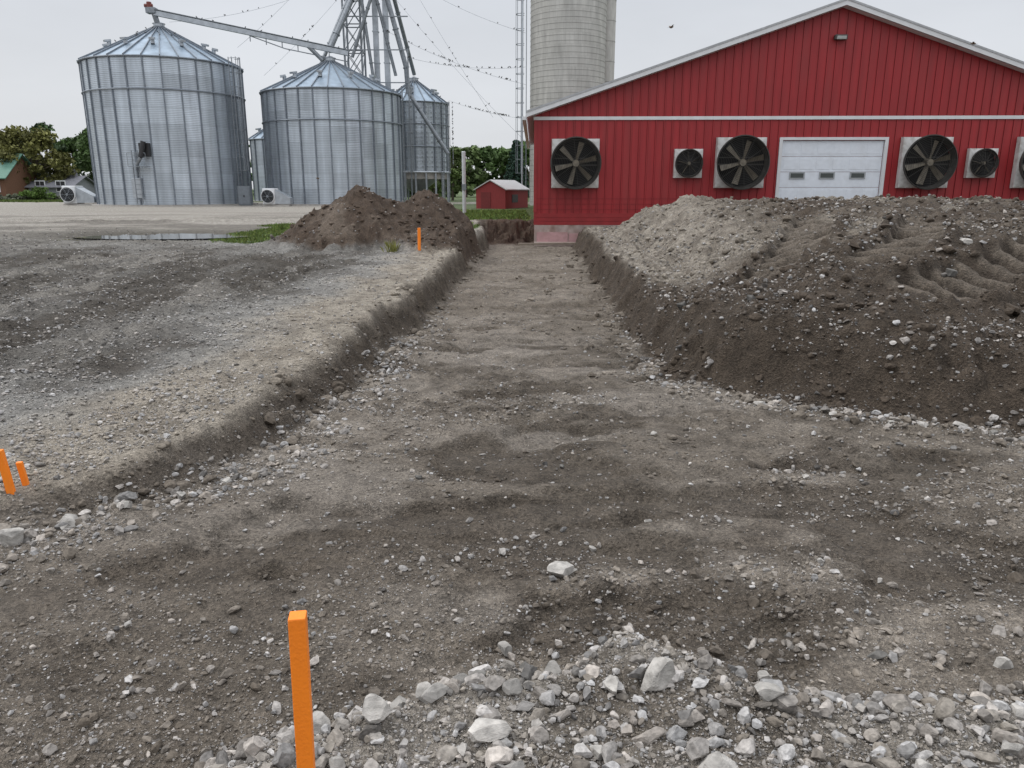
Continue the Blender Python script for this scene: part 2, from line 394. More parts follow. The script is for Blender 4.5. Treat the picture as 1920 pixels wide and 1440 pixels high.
D=np.where(yard,.14+.55*ss(.9,2.0,dl)*ss(.35,.6,pat2),D); dirty=np.where(yard,.4,dirty)
D=np.where(yard&(dl<1.3),np.maximum(D,.75*ss(8,5,yy)),D)
D=np.where(dr>.4,.2+.45*ss(.45,.62,pat),D); dirty=np.where(dr>.4,.4,dirty)
M_,H_,E_=track(xx,yy); D=D*(1-.95*ss(.2,.6,M_)*(dr>.4))
D=np.where(pl>.08,.34,D)
bl=ss(4.4,2.6,yy)*ss(.3,-1.,xx); D=np.maximum(D,.45*bl*ss(.3,.55,pat2)); 
D=np.where(dn>-.05,.80,D); dirty=np.where(dn>-.05,.42,dirty)
D=D*ss(.6,.2,gmask(xx,yy))
smin=np.maximum(.0050,.0021*yy)*.95
sz=smin/np.sqrt(1-rng.random(N)*.9992)
smax=np.where(dn>-.05,.075,np.where((tb>.3)|(tr>.3),.10,np.where((dr>.4),.09,.055)))
ok=(rng.random(N)<D)&(sz<smax)&(yy<29.5)&~((yy>24)&(xx>.7)&(dr<0))
xx,yy,sz,dirty=xx[ok],yy[ok],sz[ok],dirty[ok]
def extra(n,f,lo,hi,al=1.6):
    q=rng.random((n,3)); x,y=f(q); s=lo*(1-rng.random(n)*(1-(lo/hi)**al))**(-1/al); return x,y,s
def fheap(q):
    x=-1.15+3.9*q[:,0]; nb=np.interp(x,NBX,NBY); return x,nb+.03-(nb-1.35)*q[:,1]**1.5
def along(P,lo,hi,w,off=0):
    P=np.array(P,float); seg=np.diff(P,axis=0); L=np.r_[0,np.cumsum(np.hypot(seg[:,0],seg[:,1]))]
    def f(q):
        s=(lo+(hi-lo)*q[:,0])*L[-1]; x=np.interp(s,L,P[:,0]); y=np.interp(s,L,P[:,1])
        return x+(q[:,1]-.5)*w+off,y+(q[:,2]-.5)*w*.7
    return f
ex=[extra(760,fheap,.028,.10,1.4),extra(380,along(TL[2:10],0,1,.6,.22),.028,.09),extra(200,along(TR[2:9],0,1,.55,0),.03,.10),extra(200,along(TL[3:9],0,1,1.4,-.9),.02,.05),extra(60,along([(.2,2.8),(2.2,2.6)],0,1,.3,0),.03,.07)]
ex_x=np.concatenate([e[0] for e in ex]); ex_y=np.concatenate([e[1] for e in ex]); ex_s=np.concatenate([e[2] for e in ex]); ex_d=np.full(len(ex_x),.22); ex_d[-60:]=.9
xx=np.r_[xx,ex_x]; yy=np.r_[yy,ex_y]; sz=np.r_[sz,ex_s]; dirty=np.r_[dirty,ex_d]
loc=colour(xx,yy); cols=stone_cols(len(xx),loc)
dd=rng.random(len(xx))<dirty; mf=rng.uniform(.55,1,len(xx))[:,None]
cols=np.where(dd[:,None],cols*(1-mf)+loc*1.05*mf,cols*.88+loc*.12)
big=sz/yy>.0060
print('stones',len(xx),big.sum())
scatter('gravel',xx[~big],yy[~big],sz[~big],0,stone_mat,cols[~big],ncut=3)
scatter('stones',xx[big],yy[big],sz[big],2,stone_mat,cols[big],ncut=14,variants=30)
R=[(-.59,2.0,.115,.38),(-.42,1.98,.13,.42),(-.36,2.14,.12,.30),(-.28,2.10,.09,.34),(-.07,1.92,.14,.46),(-.145,1.87,.075,.42),
(.47,2.12,.15,.42),(.32,2.12,.11,.40),(-.18,2.40,.095,.22),(-.43,2.10,.08,.45),(.62,2.56,.13,.11),(.95,2.5,.085,.36),(.235,3.26,.14,.42),
(.30,3.36,.06,.4),(1.85,2.5,.085,.44),(-2.60,3.62,.16,.38),(-2.45,3.85,.11,.13),(1.2,2.3,.07,.42),(.57,1.75,.12,.38),(1.15,1.78,.08,.4),
(-.24,2.08,.09,.33),(-.11,2.18,.08,.2),(.05,2.38,.10,.15),(.14,2.27,.11,.28),(0,2.1,.07,.25),(-.05,3.6,.07,.35),(.26,3.7,.05,.4),(.42,3.65,.06,.35),
(.78,4.0,.07,.4),(1.5,3.35,.05,.38),(1.75,3.25,.05,.4),(-2.2,4.0,.10,.4),(-2.02,4.3,.11,.38),(-1.85,4.6,.09,.4),(-1.68,5.0,.08,.42),(-2.4,3.8,.12,.42),(-2.7,3.5,.13,.36),(-2.9,3.45,.11,.4),
(2.75,6.2,.1,.4),(3.35,5.9,.11,.42),(3.6,5.8,.12,.36),(3.8,5.7,.1,.2),(4.0,5.62,.13,.25),(3.15,6.0,.09,.42),(2.25,6.6,.1,.4),(-1.05,1.8,.06,.4),(-1.6,2.8,.05,.4),(-.85,2.7,.05,.42),
(-.02,2.60,.08,.26),(.37,2.62,.07,.13),(.5,2.65,.09,.14),(.8,2.6,.08,.13),(1.4,2.55,.07,.14),(.0,1.76,.10,.28),(.25,1.86,.08,.4),(.8,2.05,.09,.36),(-.5,1.82,.08,.36),(1.6,2.05,.09,.4),(1.45,1.86,.07,.34),(.9,1.76,.08,.42),
(2.6,8.2,.16,.10),(3.4,8.9,.13,.11),(2.1,9.3,.17,.10),(4.6,8.0,.15,.12),(3.9,9.6,.14,.40),(5.2,8.8,.12,.42),(2.9,10.2,.12,.42),(1.1,5.6,.07,.4),(1.9,4.6,.06,.42),(-.6,4.6,.06,.14),(.35,5.0,.05,.14)]
R=np.array(R); g=R[:,3]
rc=np.stack([g,g*.95,g*.875],-1)
scatter('rocks',R[:,0],R[:,1],R[:,2],4,attrmat('rock',.85,26,.58,1.25,.9,6),rc,squash=(.55,.8),ncut=16,variants=16,embed=.2)
N=17000
cx=rng.uniform(-.75,.75,N); cy=np.exp(rng.uniform(math.log(1.9),math.log(26),N)); cx=cx*cy
dl,dr,dn=masks(cx,cy); pp=piles(cx,cy)
pc=fbm(cx,cy,1.4,4,220.)
k=((dn<.05)&(dl<.40)&((rng.random(N)<.5*ss(.52,.66,pc))|((dr>-.4)&(rng.random(N)<.8))|((dl>-.2)&(rng.random(N)<.7))))|(pp>.1)
k&=gmask(cx,cy)<.3; k&=~((track(cx,cy)[0]>.3)&(dr>.3))
cx,cy=cx[k],cy[k]; cs=np.clip(.0042*cy/np.sqrt(1-rng.random(len(cx))*.975),.012,.17)
scatter('soil_clods',cx,cy,cs,1,attrmat('clod',.95,40,.6,1.3,1.),colour(cx,cy)*.85,ncut=5,embed=.38)

# ---------------------------------------------------------------- common materials
white=mat('white_paint',(.68,.69,.70),.45,var=.05,dirt=((.45,.43,.40),3,.35))
galv=mat('galvanised_steel',(.42,.45,.48),.42,.7,var=.15,scale=3)
galvd=mat('galvanised_dark',(.24,.26,.28),.5,.6,var=.2)
conc=mat('concrete',(.42,.40,.37),.9,var=.2,scale=4,bump=.4,dirt=((.25,.22,.19),2,.6))
black=mat('black_plastic',(.02,.02,.022),.5,var=.2)
dark=mat('dark_interior',(.006,.006,.007),.9)  # near-black stand-in for the shade inside fan openings
orange=mat('fluorescent_orange',(1.0,.245,.010),.5,var=.08,scale=9,stretch=(1,1,.2),dirt=((.65,.17,.03),16,.5),bump=.15,bscale=120)
wire_m=mat('guard_wire',(.05,.047,.042),.5,.3)

# ---------------------------------------------------------------- barn
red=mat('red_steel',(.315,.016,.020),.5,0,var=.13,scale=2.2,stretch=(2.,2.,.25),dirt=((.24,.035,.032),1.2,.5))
redd=mat('red_steel_rib_side',(.15,.008,.010),.6)  # darker copy of the siding red, shade painted onto rib sides
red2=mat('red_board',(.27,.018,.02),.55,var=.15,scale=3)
barn=empty('red_barn',(.86,30,0),math.radians(-1.6))
HX=11.0; ZE=4.30; ZA=7.93; DEP=21
def roofz(x): return ZE+(ZA-ZE)*(1-abs(x-HX)/HX)
def siding(name,x0,x1,zb,zt,pitch=.305):
    pr=[];x=x0
    while x<x1-1e-6:
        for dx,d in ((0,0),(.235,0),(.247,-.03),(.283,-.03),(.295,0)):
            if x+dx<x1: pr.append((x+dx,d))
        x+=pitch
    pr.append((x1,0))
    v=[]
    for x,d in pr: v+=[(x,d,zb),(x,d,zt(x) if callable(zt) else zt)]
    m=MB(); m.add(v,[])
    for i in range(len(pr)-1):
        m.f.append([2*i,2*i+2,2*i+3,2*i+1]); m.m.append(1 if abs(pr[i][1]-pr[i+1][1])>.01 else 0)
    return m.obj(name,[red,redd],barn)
DX0,DX1,DT=9.18,13.16,3.42
WR=2*HX-.03
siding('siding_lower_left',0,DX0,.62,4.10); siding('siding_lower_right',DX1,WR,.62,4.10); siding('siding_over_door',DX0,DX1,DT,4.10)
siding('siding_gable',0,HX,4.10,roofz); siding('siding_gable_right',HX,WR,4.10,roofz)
m=MB()
m.box(0,WR,.06,.1,-.9,ZE); m.box(0,.1,.12,DEP,-.2,ZE); m.box(WR-.1,WR,.12,DEP,-.2,ZE)
m.box(0,WR,DEP-.1,DEP,-.2,ZE)
m.add([(0,DEP,ZE),(WR,DEP,ZE),(HX,DEP,ZA)],[(0,1,2)])
m.obj('walls',red2,barn)
m=MB()
for (za,zb_) in ((.50,.66),(.36,.492),(.22,.352)):
    m.box(-.02,DX0-.03,-.04,.0,za,zb_); m.box(DX1+.03,WR,-.04,.0,za,zb_)
for zq in (.80,1.0,1.2): m.box(-.02,DX0-.03,-.034,-.031,zq,zq+.012,1)
m.obj('skirt_boards',[red2,redd],barn)
fc=mat('foundation_concrete',(.40,.32,.29),.9,var=.25,scale=2.5,bump=.5,dirt=((.20,.13,.10),2.2,.9))
m=MB(); m.box(.0,WR,-.06,.055,-.95,.215); m.box(.0,2.6,-.42,-.0605,-.95,-.42); m.obj('foundation',fc,barn)
m=MB(); m.box(.1,1.3,-.10,-.062,-.42,-.05); m.box(1.34,2.2,-.11,-.063,-.42,-.1);m.obj('foam_board',mat('pink_foam',(.48,.29,.29),.8,var=.15,dirt=((.25,.16,.13),3,.8)),barn)
m=MB(); m.beam((-.6,-.75,-.46),(2.2,-.6,-.44),.2,.06); m.obj('form_plank',mat('weathered_wood',(.22,.18,.14),.85),barn)
m=MB(); m.box(-.05,WR,-.055,-.032,4.07,4.19); m.obj('belt_trim',white,barn)
m=MB(); m.box(-.03,.09,-.06,-.032,.68,4.06); m.obj('corner_trim',red2,barn)
m=MB(); oh=.32; sl=(ZA-ZE)/HX; th=.09; fo=-.38
for s in (-1,1):
    xe=HX+s*(HX+oh); ze=ZE-sl*oh+.05
    a=[(HX,fo,ZA+.05),(xe,fo,ze),(xe,DEP+.3,ze),(HX,DEP+.3,ZA+.05)]
    v=a+[(x,y,z+th) for x,y,z in a]
    m.add(v,[(0,1,2,3),(4,7,6,5),(0,4,5,1),(1,5,6,2),(3,2,6,7)])
m.obj('roof',mat('roof_steel',(.52,.54,.56),.4,.3,var=.08),barn)
m=MB()
for s in (-1,1):
    xe=HX+s*(HX+oh+.01); ze=ZE-sl*(oh+.01)+.05
    for (ya,yb,dz0,dz1,mm) in ((fo-.03,fo-.002,-.10,.11,0),(fo-.05,fo-.031,.06,.13,1)):
        v=[(HX,ya,ZA+.05+dz0),(xe,ya,ze+dz0),(xe,ya,ze+dz1),(HX,ya,ZA+.05+dz1),(HX,yb,ZA+.05+dz0),(xe,yb,ze+dz0),(xe,yb,ze+dz1),(HX,yb,ZA+.05+dz1)]
        m.add(v,[(0,1,2,3),(4,7,6,5),(0,4,5,1),(1,5,6,2),(2,6,7,3)],mm)
m.obj('rake_trim',[white,mat('trim_grey',(.38,.39,.40),.4)],barn)
m=MB()
for s in (-1,1):
    xe=HX+s*(HX+oh-.02); ze=ZE-sl*oh-.0; m.add([(HX,fo,ZA-.06),(xe,fo,ze-.06),(xe,-.035,ze-.06),(HX,-.035,ZA-.06)],[(0,1,2,3)])
m.obj('soffit',white,barn)
m=MB(); m.box(-.47,-.33,-.4,DEP,4.05,4.17); m.obj('gutter',white,barn)
m=MB(); n=5; z0=.5; hh=(DT-.1-z0)/n
for i in range(n):
    m.box(DX0+.12,DX1-.12,.03,.058,z0+i*hh+.006,z0+(i+1)*hh-.006)
    for j in range(6):
        w=(DX1-DX0-.3)/6; xa=DX0+.15+j*w
        if i!=2: m.box(xa+.06,xa+w-.06,.022,.0295,z0+i*hh+.09,z0+(i+1)*hh-.09)
m.obj('garage_door',mat('door_white',(.72,.76,.81),.4,var=.04,dirt=((.5,.5,.5),2,.3)),barn,bevel=.004)
m=MB(); m.box(DX0-.02,DX0+.10,-.06,.055,.3,DT+.02); m.box(DX1-.10,DX1+.02,-.06,.055,.3,DT+.02); m.box(DX0+.101,DX1-.101,-.06,.055,DT-.08,DT+.02); m.obj('door_frame',white,barn)
m=MB()
for xc in (9.93,11.05,12.2):
    m.box(xc-.29,xc+.29,.0,.021,1.94,2.19,0); m.box(xc-.24,xc+.24,-.006,-.001,1.985,2.145,1)
m.obj('door_windows',[mat('window_rim',(.35,.37,.38),.5),mat('window_glass',(.05,.06,.055),.1)],barn)
m=MB(); m.box(HX-.22,HX+.22,-.22,-.034,6.78,6.95,0); m.box(HX-.17,HX+.17,-.26,-.221,6.78,6.9,1); m.obj('flood_light',[mat('bronze',(.06,.055,.05),.5),mat('lens',(.35,.36,.34),.2)],barn,bevel=.02)
fan_white=mat('fan_housing_white',(.58,.57,.55),.5,var=.08,dirt=((.27,.24,.20),5,.7))
blade_m=mat('fan_blade',(.19,.165,.125),.5,var=.25)
cone_m=mat('cone_black',(.06,.056,.05),.6,var=.3)
blue=mat('sticker_blue',(.03,.12,.32),.5); redst=mat('sticker_red',(.5,.05,.04),.5)
def fan(x,z,half,R,depth,nb,k):
    f=empty('fan_unit_'+k,(x,0,z)); f.parent=barn
    m=MB(); b=.24 if half>.7 else .2
    o=half; i=half*.985
    m.add([(-o,-.035,-o),(o,-.035,-o),(o,-.035,o),(-o,-.035,o),(-i,-b,-i),(i,-b,-i),(i,-b,i),(-i,-b,i)],[(0,1,5,4),(1,2,6,5),(2,3,7,6),(3,0,4,7)])
    n=40; sq=[];ci=[];
    for q in range(n):
        t=2*math.pi*q/n; c,s=math.cos(t),math.sin(t); k2=i/max(abs(c),abs(s)); sq.append((c*k2,-b,s*k2)); ci.append((c*R*.9,-b-.05,s*R*.9))
    m.add(sq+ci,[(q,(q+1)%n,n+(q+1)%n,n+q) for q in range(n)])
    m.obj('housing',fan_white,f)
    m=MB(); fl=[(math.cos(2*math.pi*q/n)*R*.9,-b-.05,math.sin(2*math.pi*q/n)*R*.9) for q in range(n)]; fo2=[(math.cos(2*math.pi*q/n)*R,-depth,math.sin(2*math.pi*q/n)*R) for q in range(n)]
    m.add(fl+fo2,[(q,(q+1)%n,n+(q+1)%n,n+q) for q in range(n)]); m.obj('cone',cone_m,f,smooth=True)
    m=MB(); m.ring((0,-depth,0),R,.024,48,6,axis='y')
    rr=R*.13
    nr=14 if R>.7 else 9
    for q in range(nr): m.ring((0,-depth-.03-.03*(1-q/nr),0),R*(.16+.82*q/(nr-1)),.0060,40,4,axis='y')
    for q in range(12):
        t=2*math.pi*q/12+.1; m.tube((math.cos(t)*rr,-depth-.07,math.sin(t)*rr),(math.cos(t)*R,-depth,math.sin(t)*R),.008,n=4)
    m.obj('guard_grille',wire_m,f)
    m=MB(); m.tube((0,-depth+.3,0),(0,-depth+.02,0),R*.15,R*.13,16,0); m.tube((0,-depth+.02,0),(0,-depth-.0,0),R*.06,R*.05,10,0)
    for q in range(nb):
        t=2*math.pi*(q+.25)/nb
        def P(r,w,y): return (math.cos(t)*r-math.sin(t)*w,y,math.sin(t)*r+math.cos(t)*w)
        y0=-depth+.16
        v=[P(R*.12,-R*.05,y0+.05),P(R*.12,R*.05,y0-.05),P(R*.5,-R*.09,y0+.08),P(R*.5,R*.08,y0-.06),P(R*.84,-R*.12,y0+.08),P(R*.84,R*.10,y0-.03)]
        v+= [(a,c+.012,e) for a,c,e in v]
        m.add(v,[(0,1,3,2),(2,3,5,4),(6,8,9,7),(8,10,11,9),(0,2,8,6),(2,4,10,8),(1,7,9,3),(3,9,11,5),(4,5,11,10)])
    m.beam((-R*.88,-depth+.34,-.06),(R*.88,-depth+.34,-.06),.05,.05,1); m.beam((-R*.86,-depth+.34,.2*R),(R*.86,-depth+.34,.2*R),.04,.04,1)
    m.obj('blades',[blade_m,wire_m],f)
    m=MB(); m.tube((0,-b+.02,0),(0,-b+.01,0),R*.92,n=32); m.obj('fan_inside_dark',dark,f)  # black disc painted in as the fan's unlit inside
    if half>.7 and k!='a':
        m=MB(); m.tube((-half*.78,-b-.01,half*.66),(-half*.78,-b-.017,half*.66),.075,n=16,m=0); m.tube((-half*.74,-b-.018,half*.65),(-half*.74,-b-.023,half*.65),.03,n=12,m=1); m.obj('sticker',[blue,redst],f)
fan(1.54,2.50,.90,.93,.58,6,'a')
fan(5.78,2.50,.53,.50,.34,5,'b')
fan(7.72,2.52,.92,.96,.60,6,'c')
fan(14.55,2.52,.92,.96,.60,6,'d')
fan(16.65,2.50,.53,.50,.34,5,'e')
fan(18.80,2.52,.92,.96,.60,6,'f')

# ---------------------------------------------------------------- grain bins
def bin_wall_mat(name,base=(.48,.53,.58)):
    m,nt,b=newmat(name); N=nt.nodes; L=nt.links
    b.inputs['Metallic'].default_value=.6; b.inputs['Roughness'].default_value=.38
    uv=N.new('ShaderNodeUVMap'); br=N.new('ShaderNodeTexBrick'); L.new(uv.outputs[0],br.inputs['Vector'])
    br.inputs['Scale'].default_value=1; br.inputs['Brick Width'].default_value=2.38; br.inputs['Row Height'].default_value=1.12; br.inputs['Mortar Size'].default_value=.012; br.inputs['Bias'].default_value=0
    c=np.array(base); br.inputs['Color1'].default_value=tuple(c*.85)+(1,); br.inputs['Color2'].default_value=tuple(c*1.12)+(1,); br.inputs['Mortar'].default_value=tuple(c*.7)+(1,)
    wv=N.new('ShaderNodeTexWave'); wv.bands_direction='Y'; wv.inputs['Scale'].default_value=2.6; L.new(uv.outputs[0],wv.inputs['Vector'])
    no=N.new('ShaderNodeTexNoise'); no.inputs['Scale'].default_value=.7; no.inputs['Detail'].default_value=8
    mp=N.new('ShaderNodeMapping'); mp.inputs['Scale'].default_value=(3,.35,1); L.new(uv.outputs[0],mp.inputs[0]); L.new(mp.outputs[0],no.inputs['Vector'])
    mr=N.new('ShaderNodeMapRange'); mr.inputs[1].default_value=.3; mr.inputs[2].default_value=.7; mr.inputs[3].default_value=.78; mr.inputs[4].default_value=1.15; L.new(no.outputs[0],mr.inputs[0])
    m2=N.new('ShaderNodeMapRange'); m2.inputs[3].default_value=.80; m2.inputs[4].default_value=1.08; L.new(wv.outputs['Fac'],m2.inputs[0])
    mm=N.new('ShaderNodeMath'); mm.operation='MULTIPLY'; L.new(mr.outputs[0],mm.inputs[0]); L.new(m2.outputs[0],mm.inputs[1])
    vm=N.new('ShaderNodeVectorMath'); vm.operation='SCALE'; L.new(br.outputs[0],vm.inputs[0]); L.new(mm.outputs[0],vm.inputs['Scale']); L.new(vm.outputs[0],b.inputs['Base Color'])
    bp=N.new('ShaderNodeBump'); bp.inputs['Strength'].default_value=.4; bp.inputs['Distance'].default_value=.02; L.new(wv.outputs['Fac'],bp.inputs['Height']); L.new(bp.outputs[0],b.inputs['Normal'])
    return m
bw=bin_wall_mat('corrugated_galvanised')
roof_m=mat('bin_roof_steel',(.28,.35,.42),.42,.5,var=.2,scale=1.2)
rib_m=mat('stiffener_steel',(.19,.215,.245),.5,.4,var=.2)
def gbin(name,x,y,z0,r,ze,za,nr,ring_at=None,vents=10,seg=120,padr=.45,ribw=.09):
    e=empty(name,(x,y,0))
    V=[];uv=[];F=[]
    for j,z in enumerate((z0,ze)):
        for i in range(seg+1):
            t=2*math.pi*i/seg; V.append((r*math.cos(t),r*math.sin(t),z)); uv.append((t*r,z-z0))
    for i in range(seg): F.append((i,i+1,seg+2+i,seg+1+i))
    npmesh('wall',V,F,bw,e,smooth=True,uv=uv)
    m=MB()
    for i in range(nr):
        t=2*math.pi*(i+.3)/nr; c,s=math.cos(t),math.sin(t)
        m.beam((c*(r+.045),s*(r+.045),z0),(c*(r+.045),s*(r+.045),ze-.05),ribw,.085,0,up=(c,s,0))
    m.obj('stiffeners',rib_m,e)
    m=MB(); rc=.35; ro=r+.16
    for i in range(nr):
        t0=2*math.pi*(i+.3)/nr; t1=2*math.pi*(i+1.3)/nr
        m.add([(ro*math.cos(t0),ro*math.sin(t0),ze-.04),(ro*math.cos(t1),ro*math.sin(t1),ze-.04),(rc*math.cos(t1),rc*math.sin(t1),za),(rc*math.cos(t0),rc*math.sin(t0),za)],[(0,1,2,3)],0)
        m.beam((ro*math.cos(t0),ro*math.sin(t0),ze),(rc*math.cos(t0),rc*math.sin(t0),za+.04),.06,.12,1)
    m.obj('roof',[roof_m,rib_m],e)
    m=MB(); m.tube((0,0,za-.05),(0,0,za+.28),rc+.05,n=20); m.tube((0,0,za+.28),(0,0,za+.42),rc+.12,rc*.5,n=20)
    for i in range(vents):
        t=2*math.pi*(i+.5)/vents; k=.62; rr=rc+(ro-rc)*k; zz=za+(ze-za)*k
        c,s=math.cos(t),math.sin(t); m.tube((c*rr,s*rr,zz),(c*rr,s*rr,zz+.34),.15,n=8); m.beam((c*(rr-.1),s*(rr-.1),zz+.38),(c*(rr+.32),s*(rr+.32),zz+.30),.38,.14)
    m.obj('vents',galv,e)
    m=MB(); m.ring((0,0,ze-.06),r+.11,.065,96,6)
    if ring_at:
        for q in ring_at: m.ring((0,0,q),r+.11,.05,96,6)
    m.obj('rings',rib_m,e)
    m=MB(); m.tube((0,0,z0-.6),(0,0,z0),r+padr,n=64); m.obj('concrete_pad',conc,e)
    return e
def ladder(e,p0,p1,w,out,cage=True,name='ladder'):
    p0=Vector(p0);p1=Vector(p1);o=Vector(out);t=Vector((-o.y,o.x,0)); m=MB()
    for s in (-1,1): m.beam(p0+t*s*w/2,p1+t*s*w/2,.05,.05)
    L=(p1-p0).length; n=int(L/.33)
    for i in range(1,n): q=p0+(p1-p0)*i/n; m.tube(q-t*w/2,q+t*w/2,.018,n=5)
    if cage:
        k=int((L-2.4)/1.0)
        for i in range(k+1):
            q=p0+Vector((0,0,2.4+i*1.0)); pts=[q+t*(.38*math.cos(a))+o*(.38+.38*math.sin(a)) for a in np.linspace(-.6,math.pi+.6,9)]
            for a,b in zip(pts[:-1],pts[1:]): m.beam(a,b,.05,.03)
        for a in np.linspace(0,math.pi,5):
            q=t*(.38*math.cos(a))+o*(.38+.38*math.sin(a)); m.beam(p0+Vector((0,0,2.4))+q,p1+q,.035,.035)
    return m.obj(name,galvd,e)
B1=gbin('grain_bin',-26.6,62,.42,5.62,10.55,13.3,30,(8.35,),12)
B2=gbin('grain_bin.001',-14.3,64,.42,5.35,8.75,11.2,30,(6.5,),10)
B3=gbin('grain_bin.002',-8.85,73,3.0,2.95,9.0,10.9,20,(5.2,7.1),6,padr=-.1,ribw=.16)
B4=gbin('grain_bin.003',-23.0,78,.4,2.6,6.2,7.7,16,None,4)
B5=gbin('grain_bin.004',-19.4,86,.4,3.2,6.2,7.7,16,None,4)
m=MB(); m.tube((0,0,3.0),(0,0,1.2),2.9,.4,32,0)
for i in range(20):
    t=2*math.pi*(i+.3)/20; m.beam((3.0*math.cos(t),3.0*math.sin(t),.3),(3.0*math.cos(t),3.0*math.sin(t),3.05),.14,.14,0)
m.ring((0,0,3.0),3.05,.1,48,6); m.obj('hopper_and_legs',galv,B3)
m=MB()
for lv in np.arange(3.4,9,.42):
    for i in range(40):
        t=2*math.pi*i/40; c,s=math.cos(t),math.sin(t)
        m.box(2.99*c-.05,2.99*c+.05,2.99*s-.05,2.99*s+.05,lv,lv+.12)
m.obj('wall_brackets',galv,B3)
def dirn(a): return (math.cos(a),math.sin(a),0)
def onw(r,ang,z): return (r*math.cos(ang),r*math.sin(ang),z)
a1=math.radians(-15); ladder(B1,onw(5.85,a1,.5),onw(5.85,a1,11.0),.42,dirn(a1))
a2=math.radians(-92); ladder(B1,onw(5.85,a2,.5),onw(5.85,a2,4.2),.42,dirn(a2),False,'access_ladder')
m=MB()
q=onw(5.9,a2+.13,3.9); m.box(q[0]-.35,q[0]+.35,q[1]-.15,q[1]+.2,3.8,4.7,0); m.tube((q[0]+.1,q[1]-.3,4.8),(q[0]-.15,q[1]-.4,3.7),.18,n=10,m=0); m.tube((q[0]-.15,q[1]-.4,3.7),(q[0]-.55,q[1]-.3,3.2),.12,n=8,m=1)
m.box(q[0]-1.1,q[0]+.2,q[1]-.45,q[1]+.1,3.05,3.10,1)
for k_ in (-1.1,-.45,.2): m.beam((q[0]+k_,q[1]-.45,3.1),(q[0]+k_,q[1]-.45,4.0),.04,.04,1)
m.beam((q[0]-1.1,q[1]-.45,4.0),(q[0]+.2,q[1]-.45,4.0),.04,.04,1)
m.obj('sweep_motor',[black,galvd],B1,bevel=.03)
m=MB(); q=onw(5.8,a2-.02,1.8); m.box(q[0]-.35,q[0]+.35,q[1]-.05,q[1]+.1,.9,2.3); m.obj('inspection_door',galv,B1,bevel=.03)
a3=math.radians(-2); ladder(B2,onw(5.6,a3,.5),onw(5.6,a3,9.2),.42,dirn(a3))
ladder(B3,onw(3.2,math.radians(-35),.5),onw(3.2,math.radians(-35),9),.42,dirn(math.radians(-35)))
def aer(name,x,y,z,s,rz):
    e=empty(name,(x,y,z),rz); m=MB()
    m.box(-.75*s,.2*s,-.55*s,.55*s,.05*s,1.25*s,0)
    m.obj('housing',white,e,bevel=.06*s)
    m=MB(); m.tube((-.3*s,-.55*s,.66*s),(-.3*s,-.72*s,.66*s),.52*s,n=24,m=0); m.obj('inlet_ring',white,e)
    m=MB(); m.tube((-.3*s,-.721*s,.66*s),(-.3*s,-.735*s,.66*s),.47*s,n=24,m=0)
    m.obj('inlet_dark',dark,e)
    m=MB()
    for k in range(4): m.ring((-.3*s,-.76*s,.66*s),.1*s+.1*s*k,.009*s,24,4,axis='y')
    m.tube((-.3*s,-.74*s,.66*s),(-.3*s,-.80*s,.66*s),.08*s,n=12)
    for k in range(6):
        t=k*math.pi/3; m.beam((-.3*s,-.75*s,.66*s),(-.3*s+.45*s*math.cos(t),-.75*s,.66*s+.45*s*math.sin(t)),.02*s,.02*s)
    m.obj('inlet_grille',galvd,e)
    m=MB(); m.add([(.2*s,-.5*s,.1*s),(.2*s,.5*s,.1*s),(.2*s,.5*s,1.15*s),(.2*s,-.5*s,1.15*s),(1.3*s,-.35*s,.1*s),(1.3*s,.35*s,.1*s),(1.3*s,.35*s,.55*s),(1.3*s,-.35*s,.55*s)],[(0,1,2,3),(4,7,6,5),(0,4,5,1),(1,5,6,2),(2,6,7,3),(3,7,4,0)]); m.obj('duct',galv,e)
    m=MB(); m.box(-.8*s,1.2*s,-.5*s,.5*s,-.4,.045*s); m.obj('base',conc,e)
aer('aeration_fan',-33.4,60.0,.4,1.1,0)
aer('aeration_fan.001',-17.3,56.8,.4,.95,0)
m=MB(); m.box(-.45,.45,-.25,.25,0,1.4,0); m.box(-.4,.4,-.28,-.251,.1,1.3,0);m.box(-.05,.05,-.3,-.281,.6,.75,1); m.obj('electrical_cabinet',[mat('cabinet_grey',(.16,.18,.20),.5),black],loc=(-20.0,58.5,.35),bevel=.02)

# ---------------------------------------------------------------- bucket elevator, spouts, tower
T=empty('bucket_elevator',(-11.2,67.5,0)); m=MB()
for dx in (0,.85): m.box(dx-.2,dx+.2,-.25,.25,.3,21)
m.box(-.4,1.25,-.4,.4,.3,1.6); m.box(-.45,1.3,-.45,.45,20.6,22.5)
for z in np.arange(2,21,2.4):
    for dx in (0,.85): m.box(dx-.25,dx+.25,-.3,.3,z,z+.08)
m.obj('trunks',galv,T)
m=MB(); xs_=(-2.5,-1.1); ys_=(-.7,.7)
for ax in xs_:
    for ay in ys_: m.beam((ax,ay,.3),(ax,ay,21),.14,.14)
lv=np.arange(.5,21,2.0)
for z in lv:
    for ay in ys_: m.beam((xs_[0],ay,z),(xs_[1],ay,z),.08,.08); m.beam((xs_[0],ay,z),(xs_[1],ay,z+2),.06,.06); m.beam((xs_[1],ay,z),(xs_[0],ay,z+2),.06,.06)
    for ax in xs_: m.beam((ax,ys_[0],z),(ax,ys_[1],z),.08,.08); m.beam((ax,ys_[0],z),(ax,ys_[1],z+2),.06,.06)
m.box(-2.8,1.6,-1,1,17.9,18.0); m.obj('support_tower',galvd,T)
m=MB()
